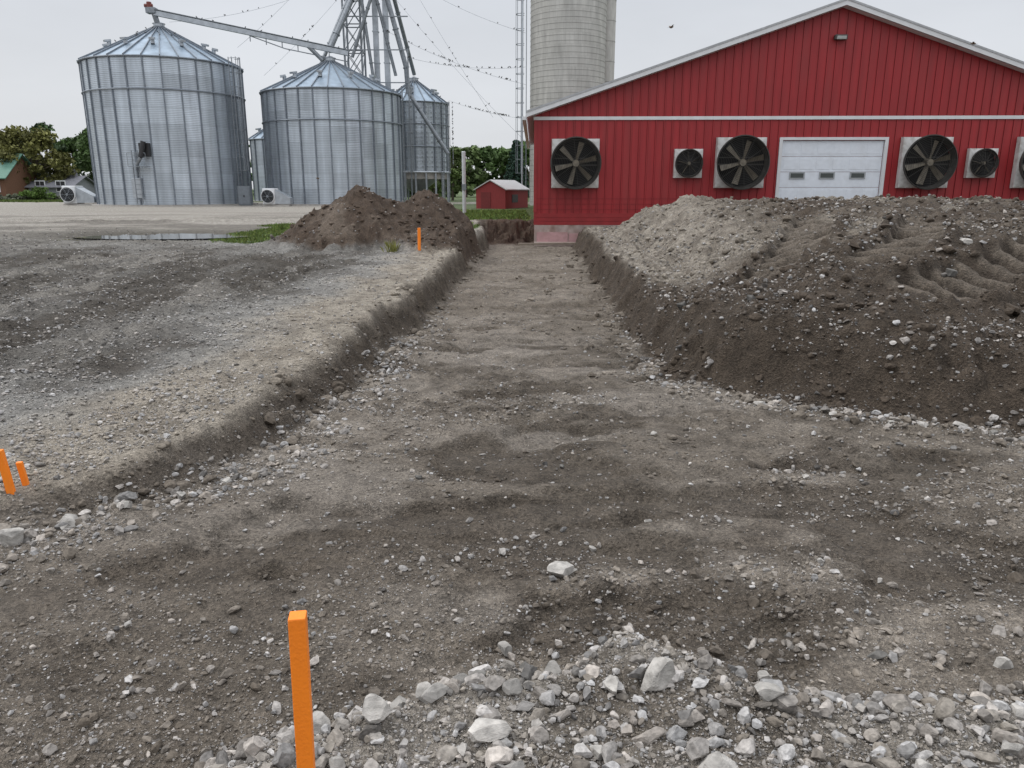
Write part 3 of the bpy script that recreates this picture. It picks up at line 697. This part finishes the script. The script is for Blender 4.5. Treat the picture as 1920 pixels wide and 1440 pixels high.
def pipe(p,q,r=.17,mm=0):
    p=Vector(p)-Vector(T.location); q=Vector(q)-Vector(T.location); m.tube(p,q,r,n=10,m=mm)
    d=(q-p); L=d.length; d.normalize()
    for k in np.arange(1.5,L,3.0): m.tube(p+d*k,p+d*(k+.08),r*1.35,n=10,m=mm)
pipe((-11.0,66.8,20),(-14.4,64.2,12.0),.22)
pipe((-11.6,66.8,19.5),(-15.3,64.8,11.0),.15)
pipe((-10.6,66.8,18.5),(-8.7,66.8,11.2),.2); pipe((-8.7,66.8,11.2),(-8.6,66.8,9.3),.2); pipe((-8.6,66.8,9.3),(-5.4,66.8,4.4),.17)
pipe((-10.3,67,19.5),(-8.8,73,11.5)); pipe((-11.2,67,17.5),(-9.6,67,10.6),.13)
pipe((-12.4,66.5,19),(-11.2,66.5,8.8),.13); pipe((-11.0,66.3,17.0),(-13.0,66.3,11.9),.13)
for z in (10.0,12.5,15.0): m.beam((-2.6,-1,z),(2.8,-1,z),.08,.08,1)
m.beam((2.7,-1,12.6),(2.7,-1,.3),.1,.1,1); 
m.obj('spouts',[galvd,galvd],T)
K=empty('grain_conveyor',(0,0,0)); m=MB(); p=Vector((-26.7,61.6,14.25)); q=Vector((-12.9,64.2,11.85))
m.beam(p,q,.34,.34,0); m.beam(p+Vector((0,0,.25)),q+Vector((0,0,.25)),.42,.05,1)
m.obj('trough',[galv,galvd],K)
m=MB(); d=(q-p)
for k in np.linspace(.48,.98,7):
    a_=p+d*k; m.beam(a_+Vector((0,0,-.17)),a_+Vector((0,0,-.6)),.06,.06)
m.beam(p+d*.48+Vector((0,0,-.2)),p+d*.66+Vector((0,0,-.6)),.07,.07); m.beam(p+d*.66+Vector((0,0,-.6)),q+Vector((0,0,-.6)),.07,.07)
m.tube(p+d*.78,p+d*.86+Vector((0,0,-.9)),.16,n=8); m.tube(p,p+Vector((.1,.2,-.7)),.2,n=10)
m.obj('truss',galvd,K)
m=MB(); m.box(-27.2,-26.5,61.3,61.9,14.2,14.6,0); m.tube((-27.0,61.6,14.5),(-27.0,61.6,15.0),.18,n=10,m=1); m.tube((-27.35,61.6,14.75),(-26.75,61.6,14.75),.14,n=8,m=1)
m.obj('drive_motor',[galvd,mat('motor_red',(.16,.04,.03),.6)],K,bevel=.02)

# ---------------------------------------------------------------- silo
def silo_mat():
    m,nt,b=newmat('concrete_staves'); N=nt.nodes; L=nt.links; b.inputs['Roughness'].default_value=.85
    uv=N.new('ShaderNodeUVMap'); br=N.new('ShaderNodeTexBrick'); L.new(uv.outputs[0],br.inputs['Vector'])
    mp=N.new('ShaderNodeMapping')
    br.inputs['Scale'].default_value=1; br.inputs['Brick Width'].default_value=.30; br.inputs['Row Height'].default_value=.76; br.inputs['Mortar Size'].default_value=.010
    br.inputs['Color1'].default_value=(.43,.42,.39,1); br.inputs['Color2'].default_value=(.47,.46,.43,1); br.inputs['Mortar'].default_value=(.38,.37,.34,1)
    no=N.new('ShaderNodeTexNoise'); no.inputs['Scale'].default_value=.8; no.inputs['Detail'].default_value=9; mp.inputs['Scale'].default_value=(3,.5,1); L.new(uv.outputs[0],mp.inputs[0]); L.new(mp.outputs[0],no.inputs['Vector'])
    mr=N.new('ShaderNodeMapRange'); mr.inputs[1].default_value=.3; mr.inputs[2].default_value=.7; mr.inputs[3].default_value=.78; mr.inputs[4].default_value=1.1; L.new(no.outputs[0],mr.inputs[0])
    vm=N.new('ShaderNodeVectorMath'); vm.operation='SCALE'; L.new(br.outputs[0],vm.inputs[0]); L.new(mr.outputs[0],vm.inputs['Scale']); L.new(vm.outputs[0],b.inputs['Base Color'])
    return m
silo=empty('concrete_silo',(4.1,60,0)); smt=silo_mat()
def cyl(name,cx,cy,r,z0,z1,mt,par,seg=72):
    V=[];uv=[];F=[]
    for z in (z0,z1):
        for i in range(seg+1):
            t=2*math.pi*i/seg; V.append((cx+r*math.cos(t),cy+r*math.sin(t),z)); uv.append((t*r,z))
    for i in range(seg): F.append((i,i+1,seg+2+i,seg+1+i))
    npmesh(name,V,F,mt,par,smooth=True,uv=uv)
cyl('wall',0,0,2.75,0,26,smt,silo); cyl('chute',2.95,.9,.62,0,25,mat('chute_concrete',(.46,.45,.42),.85,var=.12,stretch=(1,1,.3)),silo,32)
hoop=mat('hoop_steel',(.24,.235,.22),.7,.2)
m=MB()
for z in np.arange(.6,26,.38): m.ring((0,0,z),2.755,.011,64,4)
for z in np.arange(.9,25,1.4): m.ring((2.95,.9,z),.63,.012,24,4)
m.obj('hoops',hoop,silo)
m=MB()
for i in range(8):
    a0=math.pi/2*i/8;a1_=math.pi/2*(i+1)/8; m.tube((0,0,26+1.6*math.sin(a0)),(0,0,26+1.6*math.sin(a1_)),2.8*math.cos(a0),max(2.8*math.cos(a1_),.02),48,cap=False)
m.obj('dome',galv,silo,smooth=True)
ladder(silo,(-3.05,-.6,.3),(-3.05,-.6,26),.42,(-1,0,0),True)
m=MB(); m.tube((-3.35,-1.4,.3),(-3.35,-1.4,26),.06,n=8); m.obj('fill_pipe',galv,silo)

# ---------------------------------------------------------------- post and shed
m=MB(); m.tube((0,0,-.3),(0,0,3.05),.095,n=16); m.tube((0,0,3.05),(0,0,3.1),.11,.08,n=16); m.box(-.11,.11,-.13,-.09,1.2,1.5,1); m.obj('white_post',[mat('post_white',(.50,.51,.52),.5,var=.08),galvd],loc=(-2.45,40,.3))
sh=empty('red_shed',(-2.3,50,.3),math.radians(-20))
m=MB(); w,l,h,r_=2.0,4.4,1.25,1.75
m.add([(0,0,-.4),(w,0,-.4),(w,l,-.4),(0,l,-.4),(0,0,h),(w,0,h),(w,l,h),(0,l,h),(w/2,0,r_),(w/2,l,r_)],[(0,1,5,8,4),(1,2,6,5),(2,3,7,9,6),(3,0,4,7)])
m.obj('walls',mat('shed_red',(.24,.028,.028),.7,var=.15,stretch=(6,6,.5)),sh)
m=MB()
for s,(xa,xb) in enumerate(((w/2,-.12),(w/2,w+.12))):
    ze=h-.08; v=[(xa,-.12,r_+.02),(xb,-.12,ze),(xb,l+.12,ze),(xa,l+.12,r_+.02)]; m.add(v+[(a_,b_,c_+.06) for a_,b_,c_ in v],[(0,1,2,3),(4,7,6,5),(0,4,5,1),(1,5,6,2),(3,2,6,7)])
m.obj('roof',mat('shed_roof',(.50,.50,.50),.6,.2,var=.1),sh)
m=MB(); m.box(.35,1.0,-.03,-.003,-.3,1.05,0); m.box(w+.003,w+.03,1.2,2.3,.4,.9,1); m.obj('door_and_window',[mat('shed_door',(.16,.02,.02),.7),black],sh)

# ---------------------------------------------------------------- trees
bark=mat('bark',(.10,.08,.06),.9,var=.3,scale=12,bump=.6)
leaf=attrmat('leaves',.75,3,.7,1.3,det=2)
def leafmesh(name,parent,cl,per,ls,base,spread):
    cl=np.asarray(cl); n=len(cl)*per; ci=np.repeat(np.arange(len(cl)),per)
    d=rng.normal(size=(n,3)); d/=np.linalg.norm(d,axis=1)[:,None]; rr=rng.random(n)**.45
    c=cl[ci,:3]+d*(rr*cl[ci,3])[:,None]*np.array([1,1,.75])
    a=rng.normal(size=(n,3)); a/=np.linalg.norm(a,axis=1)[:,None]; b=np.cross(a,rng.normal(size=(n,3))); b/=np.linalg.norm(b,axis=1)[:,None]
    s=(ls*rng.uniform(.6,1.4,n))[:,None]
    P=np.stack([c-a*s,c-b*s*.6,c+a*s,c+b*s*.6],1).reshape(-1,3); F=np.arange(n*4).reshape(-1,4)
    base=np.asarray(base,float)*1.4
    if base.ndim==1: base=np.repeat(base[None],len(cl),0)
    ct=base*rng.uniform(.65,1.35,len(cl))[:,None]
    col=ct[ci]*rng.uniform(.75,1.25,n)[:,None]
    return npmesh(name,P,F,leaf,parent,col=np.repeat(col,4,0))
def crown(x,y,z,h,r,n):
    out=[]
    lob=[(rng.uniform(0,6.28),rng.uniform(.3,1)) for _ in range(5)]
    for i in range(n):
        t=rng.uniform(.0,1)**.8; ang=rng.uniform(0,6.28); prof=math.sin(math.pi*min(1,(t*.85+.12)))**.6
        k=1+.25*math.sin(3*ang+lob[0][0])+.2*math.sin(2*ang+7*t)
        q=r*prof*k*rng.uniform(.45,1); out.append((x+q*math.cos(ang),y+q*math.sin(ang),z+h*(.22+.76*t),r*rng.uniform(.16,.30)))
    return out
def branches(m,x,y,z,h,r,cl):
    m.tube((x,y,z-.3),(x+.1,y,z+h*.35),h*.028,h*.02,8); m.tube((x+.1,y,z+h*.35),(x,y+.1,z+h*.8),h*.02,h*.006,7)
    for c in cl[::4]: m.tube((x+.05,y,z+h*rng.uniform(.22,.5)),(c[0],c[1],c[2]),h*.009,h*.002,5)
def tree(name,x,y,h,r,base,n=60,per=90,ls=.2,z=.35):
    e=empty(name,(0,0,0)); cl=crown(x,y,z,h,r,n); m=MB(); branches(m,x,y,z,h,r,cl); m.obj('trunk_and_limbs',bark,e); leafmesh('crown',e,cl,per,ls,base,1)
G=[(.045,.075,.024),(.052,.085,.027),(.038,.066,.024),(.06,.085,.03)]
tree('maple_tree',-52.5,86,7.4,3.6,(.092,.092,.028),95,90,.2)
tree('deciduous_tree',-47.3,92,7.6,3.6,G[1],80,80,.22)
def treeline(name,lst,per=45,ls=.36):
    cl=[];bs=[];m=MB()
    for (x,y,h,r) in lst:
        c=crown(x,y,.3,h,r,34); 
        for q in range(8): a_=rng.uniform(0,6.28); c.append((x+math.cos(a_)*r*.7,y+math.sin(a_)*r*.7,.3+h*rng.uniform(.05,.3),r*.3))
        branches(m,x,y,.3,h,r,c); g=np.array(G[rng.integers(0,4)])*rng.uniform(.8,1.25); cl+=c; bs+=[g]*len(c)
    e=empty(name); m.obj('trunks',bark,e); leafmesh('foliage',e,cl,per,ls,np.array(bs),1)
L1=[(x+rng.uniform(-1.5,1.5),rng.uniform(108,120),rng.uniform(8,10.5),rng.uniform(3,4.3)) for x in np.arange(-96,-40,3.6)]
L1+=[(x+rng.uniform(-1.5,1.5),rng.uniform(125,138),rng.uniform(6.5,9),rng.uniform(3,4.2)) for x in np.arange(-40,-14,5)]
treeline('distant_trees',L1)
L2=[(x+rng.uniform(-1,1),rng.uniform(100,112),rng.uniform(6.2,7.8),rng.uniform(2.4,3.4)) for x in np.arange(-14,6,2.4)]
treeline('distant_trees.001',L2)
tree('deciduous_tree.001',-6.1,80,5.2,2.0,(.07,.10,.03),50,70,.16); tree('maple_tree.001',-8.6,86,4.6,2.2,(.08,.10,.035),50,70,.16)
e=empty('spruce_tree'); cl=[]; m=MB(); sx,sy=.45,84; m.tube((sx,sy,.2),(sx,sy,6.6),.14,.02,8)
for lvl in np.linspace(.9,6.4,17):
    rr=1.75*(1-(lvl-.6)/6.3)+.1
    for k in range(9):
        a_=k*.698+lvl*2.1; q=rr*rng.uniform(.75,1.05); m.tube((sx,sy,lvl+.1),(sx+q*math.cos(a_),sy+q*math.sin(a_),lvl-.15),.03,.01,4)
        for f_ in (.4,.75,1): cl.append((sx+q*f_*math.cos(a_),sy+q*f_*math.sin(a_),lvl-.1*f_,.24))
m.obj('trunk_and_limbs',bark,e); leafmesh('needles',e,cl,26,.1,(.025,.05,.035),1)
def shrub(name,lst,base,ls=.1,per=100):
    e=empty(name); cl=[];m=MB()
    for x,y,r in lst:
        for _ in range(14):
            a_=rng.uniform(0,6.28); q=r*rng.random(); cl.append((x+q*math.cos(a_),y+q*math.sin(a_),.35+r*rng.uniform(.15,1.0),r*.38))
        for _ in range(5): m.tube((x,y,.1),(x+rng.uniform(-r,r)*.6,y+rng.uniform(-r,r)*.6,.3+r*.9),.03,.01,5)
    m.obj('stems',bark,e); leafmesh('foliage',e,cl,per,ls,base,1)
shrub('shrub',[(-47.2,78,1.2),(-48.3,78.5,.9)],(.06,.10,.02))
shrub('hedge',[(x,79+rng.uniform(-.5,.5),.55) for x in np.arange(-60,-46,.9)],(.12,.13,.09))
shrub('shrub.001',[(-39.5,84,1.0),(-41,85,.8)],(.04,.07,.02))

# ---------------------------------------------------------------- houses on the left
def house(name,x,y,w,d,h,rh,wm,rm,rz=0):
    e=empty(name,(x,y,.3),rz); m=MB(); m.box(-w/2,w/2,0,d,-.3,h)
    m.add([(-w/2,0,h),(-w/2,d,h),(-w/2,d/2,h+rh)],[(0,1,2)]); m.add([(w/2,0,h),(w/2,d,h),(w/2,d/2,h+rh)],[(0,2,1)]); m.obj('walls',wm,e)
    m=MB()
    for ya,yb in ((d/2,-.4),(d/2,d+.4)):
        zz=h-rh*.4/(d/2); v=[(-w/2-.4,ya,h+rh+.02),(-w/2-.4,yb,zz),(w/2+.4,yb,zz),(w/2+.4,ya,h+rh+.02)]; m.add(v+[(a_,b_,c_+.1) for a_,b_,c_ in v],[(0,1,2,3),(4,7,6,5),(0,4,5,1),(1,5,6,2),(3,2,6,7)])
    m.box(w*.2,w*.2+.7,d/2-.3,d/2+.3,h+rh*.6,h+rh+.8); m.obj('roof',rm,e)
    m=MB()
    for k in range(int(w/2.2)):
        xc=-w/2+1.3+k*2.2; m.box(xc-.55,xc+.55,-.05,-.003,.9,2.1,0); m.box(xc-.45,xc-.03,-.07,-.051,1.0,2.0,1); m.box(xc+.03,xc+.45,-.07,-.051,1.0,2.0,1)
    m.obj('windows',[white,black],e)
house('brick_house',-56.6,80.5,9,6,2.5,2.2,mat('brown_brick',(.17,.085,.05),.9,var=.25,scale=10),mat('green_roof',(.09,.20,.15),.7,var=.15))
house('grey_house',-49.6,84,4.6,5,1.5,1.0,mat('grey_siding',(.26,.27,.29),.8),mat('grey_shingle',(.20,.20,.22),.9,var=.2))
house('grey_house.001',-45.5,104,6,7,2.4,1.6,mat('beige_siding',(.34,.29,.24),.8),mat('dark_shingle',(.08,.07,.07),.9,var=.2))

# ---------------------------------------------------------------- grass
def grass(name,n,fx,fy,h,base,w=.02,keep=.4):
    x=rng.uniform(*fx,n); y=rng.uniform(*fy,n); k=gmask(x,y)>keep; x,y=x[k],y[k]; n=len(x); z=height(x,y)-.01
    a=rng.uniform(0,6.28,n); hh=h*rng.uniform(.4,1.3,n); ln=rng.normal(0,.35,(n,2))*hh[:,None]
    P=np.stack([np.stack([x-w*np.cos(a),y-w*np.sin(a),z],-1),np.stack([x+w*np.cos(a),y+w*np.sin(a),z],-1),np.stack([x+ln[:,0],y+ln[:,1],z+hh],-1)],1).reshape(-1,3)
    c=np.array(base)*rng.uniform(.55,1.5,n)[:,None]*np.stack([rng.uniform(.85,1.35,n),np.ones(n),np.ones(n)],-1)
    npmesh(name,P,np.arange(n*3).reshape(-1,3),leaf,col=np.repeat(c,3,0))
grass('grass',22000,(-10,-5),(20,31),.07,(.10,.15,.035))
grass('grass.001',24000,(-9,.8),(26.5,46),.10,(.10,.16,.035),.03)
grass('grass.002',24000,(-66,-30),(70,80),.16,(.085,.13,.03),.07)
def weed(name,x,y,n,h,base,sp=.6):
    z=float(height(np.array([x]),np.array([y]))[0]); P=[];c=[]
    for i in range(n):
        a_=rng.uniform(0,6.28); l=rng.uniform(.1,sp)*h; hh=h*rng.uniform(.5,1.1); bx,by=x+rng.normal(0,.06),y+rng.normal(0,.06); w=.006
        P+=[(bx-w,by,z-.02),(bx+w,by,z-.02),(bx+l*.4*math.cos(a_)+w,by+l*.4*math.sin(a_),z+hh*.65),(bx+l*math.cos(a_),by+l*math.sin(a_),z+hh)]
        c+=[np.array(base)*rng.uniform(.6,1.4)]*4
    npmesh(name,P,np.arange(n*4).reshape(-1,4),leaf,col=np.array(c))
weed('weed',-2.85,18.4,60,.30,(.20,.20,.06))

# ---------------------------------------------------------------- puddle
wm,nt,b=newmat('puddle_water'); b.inputs['Base Color'].default_value=(.22,.21,.19,1); b.inputs['Roughness'].default_value=.04; b.inputs['IOR'].default_value=1.6; b.inputs['Specular IOR Level'].default_value=1.0
def puddle(name,cx,cy,a,bb,z):
    m=MB(); n=48; v=[(cx+a*math.cos(6.2832*i/n)*(1+.06*math.sin(5*6.2832*i/n)),cy+bb*math.sin(6.2832*i/n),z) for i in range(n)]; m.add(v,[tuple(range(n))]); m.obj(name,wm)
zz=lambda x,y: float(height(np.array([x]),np.array([y]))[0])
def zm(x,y): 
    gx,gy=np.meshgrid(np.linspace(x-.6,x+.6,9),np.linspace(y-.4,y+.4,9)); return float(np.mean(height(gx,gy)))
puddle('puddle',-11.0,25.2,3.2,2.4,zm(-11.0,25.2)+.022); puddle('puddle.001',-13.8,23.1,2.8,1.1,zm(-13.6,23.3)+.020)

# ---------------------------------------------------------------- orange stakes
def stake(name,x,y,w,h,lean=(0,0),rz=.12,under=.12):
    z=zz(x,y); m=MB(); b=w*.5; c=w*.05
    prof=[(-b,-b+c),(-b+c,-b),(b-c,-b),(b,-b+c),(b,b-c),(b-c,b),(-b+c,b),(-b,b-c)]
    n=8; v=[]
    for t,s in ((-under,.25),(-.01,1),(h*.5,1.0),(h-.003,1),(h,.95)):
        v+=[(px*s+lean[0]*t+(.0015*math.sin(t*9)),py*s+lean[1]*t,t) for px,py in prof]
    f=[tuple(range(n))[::-1]]
    for k in range(4): f+=[(k*n+i,k*n+(i+1)%n,(k+1)*n+(i+1)%n,(k+1)*n+i) for i in range(n)]
    f.append(tuple(range(4*n,5*n))); m.add(v,f); o=m.obj(name,orange); o.location=(x,y,z); o.rotation_euler=(0,0,rz)
    return o
z=zz(-.48,1.5); stake('orange_stake',-.49,1.5,.038,.68-z,(.02,0),.16)
stake('orange_stake.001',-2.80,4.08,.03,.14,(-.12,.0),.3); stake('orange_stake.002',-2.83,3.99,.036,.25,(-.10,0),.2)
stake('orange_stake.003',-2.2,18.2,.06,.50,(.02,0),.4)
# ---------------------------------------------------------------- wires and birds
W_=empty('overhead_wires'); m=MB(); wires=[((-10.4,67,19),(1.0,59.6,12.5),.5),((-10.2,67,14.0),(1.0,59.6,9.0),.4),((-8.8,66.5,12.0),(1.0,59.6,10.2),.4),((-5.5,70,9.0),(1.0,59.6,6.6),.2),((-9.5,67,16.5),(1.0,59.5,5.0),.3),
((-13.0,66.5,18),(-26.0,62.5,13.8),.7),((-13.0,66.5,21),(-21,62.5,12.0),.4),((-13.4,66.8,17),(-19.6,64,10.2),.2),((-5.2,70,8.8),(-4.1,55,3.2),.2),((-10.2,67,21),(-1.5,63,7),.3)]
wp=[]
for a_,b_,sg in wires:
    a_=Vector(a_);b_=Vector(b_);pts=[a_.lerp(b_,t)-Vector((0,0,sg*4*t*(1-t))) for t in np.linspace(0,1,17)]; wp.append(pts)
    for p_,q_ in zip(pts[:-1],pts[1:]): m.tube(p_,q_,.010,n=4,cap=False)
m.obj('cables',galvd,W_)
def birdgeo(m,c,s,a_,wings=0,tilt=.5):
    c=Vector(c); d=Vector((math.cos(a_)*math.cos(tilt),math.sin(a_)*math.cos(tilt),math.sin(tilt)))
    p=[(-.5,.02),(-.3,.16),(0,.24),(.25,.2),(.38,.12)]; 
    for (t0,r0),(t1,r1) in zip(p[:-1],p[1:]): m.tube(c+d*t0*s,c+d*t1*s,r0*s,r1*s,7,cap=False)
    h=c+d*.45*s+Vector((0,0,.06*s)); m.tube(h-d*.12*s,h,.11*s,.14*s,7); m.tube(h,h+d*.13*s,.14*s,.05*s,7); m.tube(h+d*.13*s,h+d*.26*s,.035*s,.005*s,5)
    side=d.cross(Vector((0,0,1))).normalized()
    m.add([c-d*.4*s-side*.05*s,c-d*.4*s+side*.05*s,c-d*.85*s+side*.12*s,c-d*.85*s-side*.12*s],[(0,1,2,3)])
    if wings:
        for sd in (-1,1):
            r=c+d*.2*s+side*sd*.12*s; k=c+d*.25*s+side*sd*.75*s+Vector((0,0,wings*.45*s)); tp=c-d*.15*s+side*sd*1.45*s+Vector((0,0,wings*.35*s))
            m.add([r,k,tp,c-d*.15*s+side*sd*.7*s+Vector((0,0,wings*.35*s)),c-d*.2*s+side*sd*.12*s],[(0,1,2,3,4)])
bird_m=mat('dark_feathers',(.03,.027,.025),.6)
m=MB()
for i,pts in enumerate(wp):
    for _ in range([16,30,30,30,8,16,10,10,24,10][i]):
        t=rng.random()*15.99; k=int(t); p_=pts[k].lerp(pts[k+1],t-k); birdgeo(m,p_+Vector((0,0,.07)),.16,rng.uniform(0,6.28))
for k in np.linspace(.05,.95,12):
    if rng.random()<.6: birdgeo(m,Vector((-26.7,61.6,14.25)).lerp(Vector((-12.9,64.2,11.85)),k)+Vector((0,0,.34)),.17,rng.uniform(0,6.28))
for _ in range(24):
    t=rng.uniform(-2.6,-.2); k=rng.uniform(.2,.95); rr=5.6*(1-k)+.4*k; bx=rng.random()<.5
    cx_,cy_,ze_,za_=(-26.6,62,10.6,13.3) if bx else (-8.85,73,9.0,10.9)
    if not bx: rr*=.54
    birdgeo(m,(cx_+rr*math.cos(t),cy_+rr*math.sin(t),ze_+(za_-ze_)*k+.2),.17,rng.uniform(0,6.28))
m.obj('bird_flock',bird_m)
for i,(c,a_,wg) in enumerate([((4.95,25.6,6.45),.4,.9),((15.0,26.6,6.15),2.6,.5),((-9.4,38,2.05),3.5,.8)]):
    m=MB(); birdgeo(m,c,.15,a_,wg,.1); m.obj('bird' if i==0 else 'bird.%03d'%i,mat('brown_feathers',(.14,.10,.07),.7))

# ---------------------------------------------------------------- light
w=bpy.data.worlds.new('World'); S.world=w; w.use_nodes=True; nt=w.node_tree; N=nt.nodes; L=nt.links; bg=N['Background']
sky=N.new('ShaderNodeTexSky'); sky.sky_type='NISHITA'; sky.sun_disc=False; sky.dust_density=4; sky.air_density=1.2
sc=N.new('ShaderNodeVectorMath'); sc.operation='SCALE'; sc.inputs['Scale'].default_value=.09; L.new(sky.outputs[0],sc.inputs[0])
tc=N.new('ShaderNodeTexCoord'); sp=N.new('ShaderNodeSeparateXYZ'); L.new(tc.outputs['Generated'],sp.inputs[0])
gr=N.new('ShaderNodeValToRGB'); L.new(sp.outputs['Z'],gr.inputs[0]); e=gr.color_ramp.elements
e[0].position=0; e[0].color=(.79,.81,.84,1); e[1].position=1; e[1].color=(2.0,2.05,2.15,1)
q=gr.color_ramp.elements.new(.25); q.color=(.67,.70,.755,1)
q=gr.color_ramp.elements.new(.42); q.color=(1.0,1.03,1.10,1)
mp=N.new('ShaderNodeMapping'); mp.inputs['Scale'].default_value=(1.2,1.2,3.5); L.new(tc.outputs['Generated'],mp.inputs[0])
no=N.new('ShaderNodeTexNoise'); no.inputs['Scale'].default_value=1.6; no.inputs['Detail'].default_value=5; L.new(mp.outputs[0],no.inputs['Vector'])
mr=N.new('ShaderNodeMapRange'); mr.inputs[1].default_value=.3; mr.inputs[2].default_value=.7; mr.inputs[3].default_value=.91; mr.inputs[4].default_value=1.09; L.new(no.outputs[0],mr.inputs[0])
cl=N.new('ShaderNodeVectorMath'); cl.operation='SCALE'; L.new(gr.outputs[0],cl.inputs[0]); L.new(mr.outputs[0],cl.inputs['Scale'])
mx=N.new('ShaderNodeMix'); mx.data_type='RGBA'; mx.inputs[0].default_value=.93; L.new(sc.outputs[0],mx.inputs[6]); L.new(cl.outputs[0],mx.inputs[7]); L.new(mx.outputs[2],bg.inputs['Color']); bg.inputs['Strength'].default_value=1.0
sd=bpy.data.lights.new('sun','SUN'); sd.energy=1.25; sd.angle=math.radians(12); sd.color=(1,.98,.95); so=bpy.data.objects.new('sun',sd); S.collection.objects.link(so)
az=math.radians(-75); el=math.radians(50); sky.sun_elevation=el; sky.sun_rotation=az; dv=Vector((math.sin(az)*math.cos(el),math.cos(az)*math.cos(el),math.sin(el))); so.rotation_euler=dv.to_track_quat('Z','Y').to_euler()
# ---------------------------------------------------------------- camera
cd=bpy.data.cameras.new('camera'); cd.sensor_width=36; cd.lens=36*1420/1920; cd.clip_end=2500; cd.clip_start=.05
co=bpy.data.objects.new('camera',cd); co.location=(0,0,1.6); co.rotation_euler=(math.radians(75.5),0,0); S.collection.objects.link(co); S.camera=co
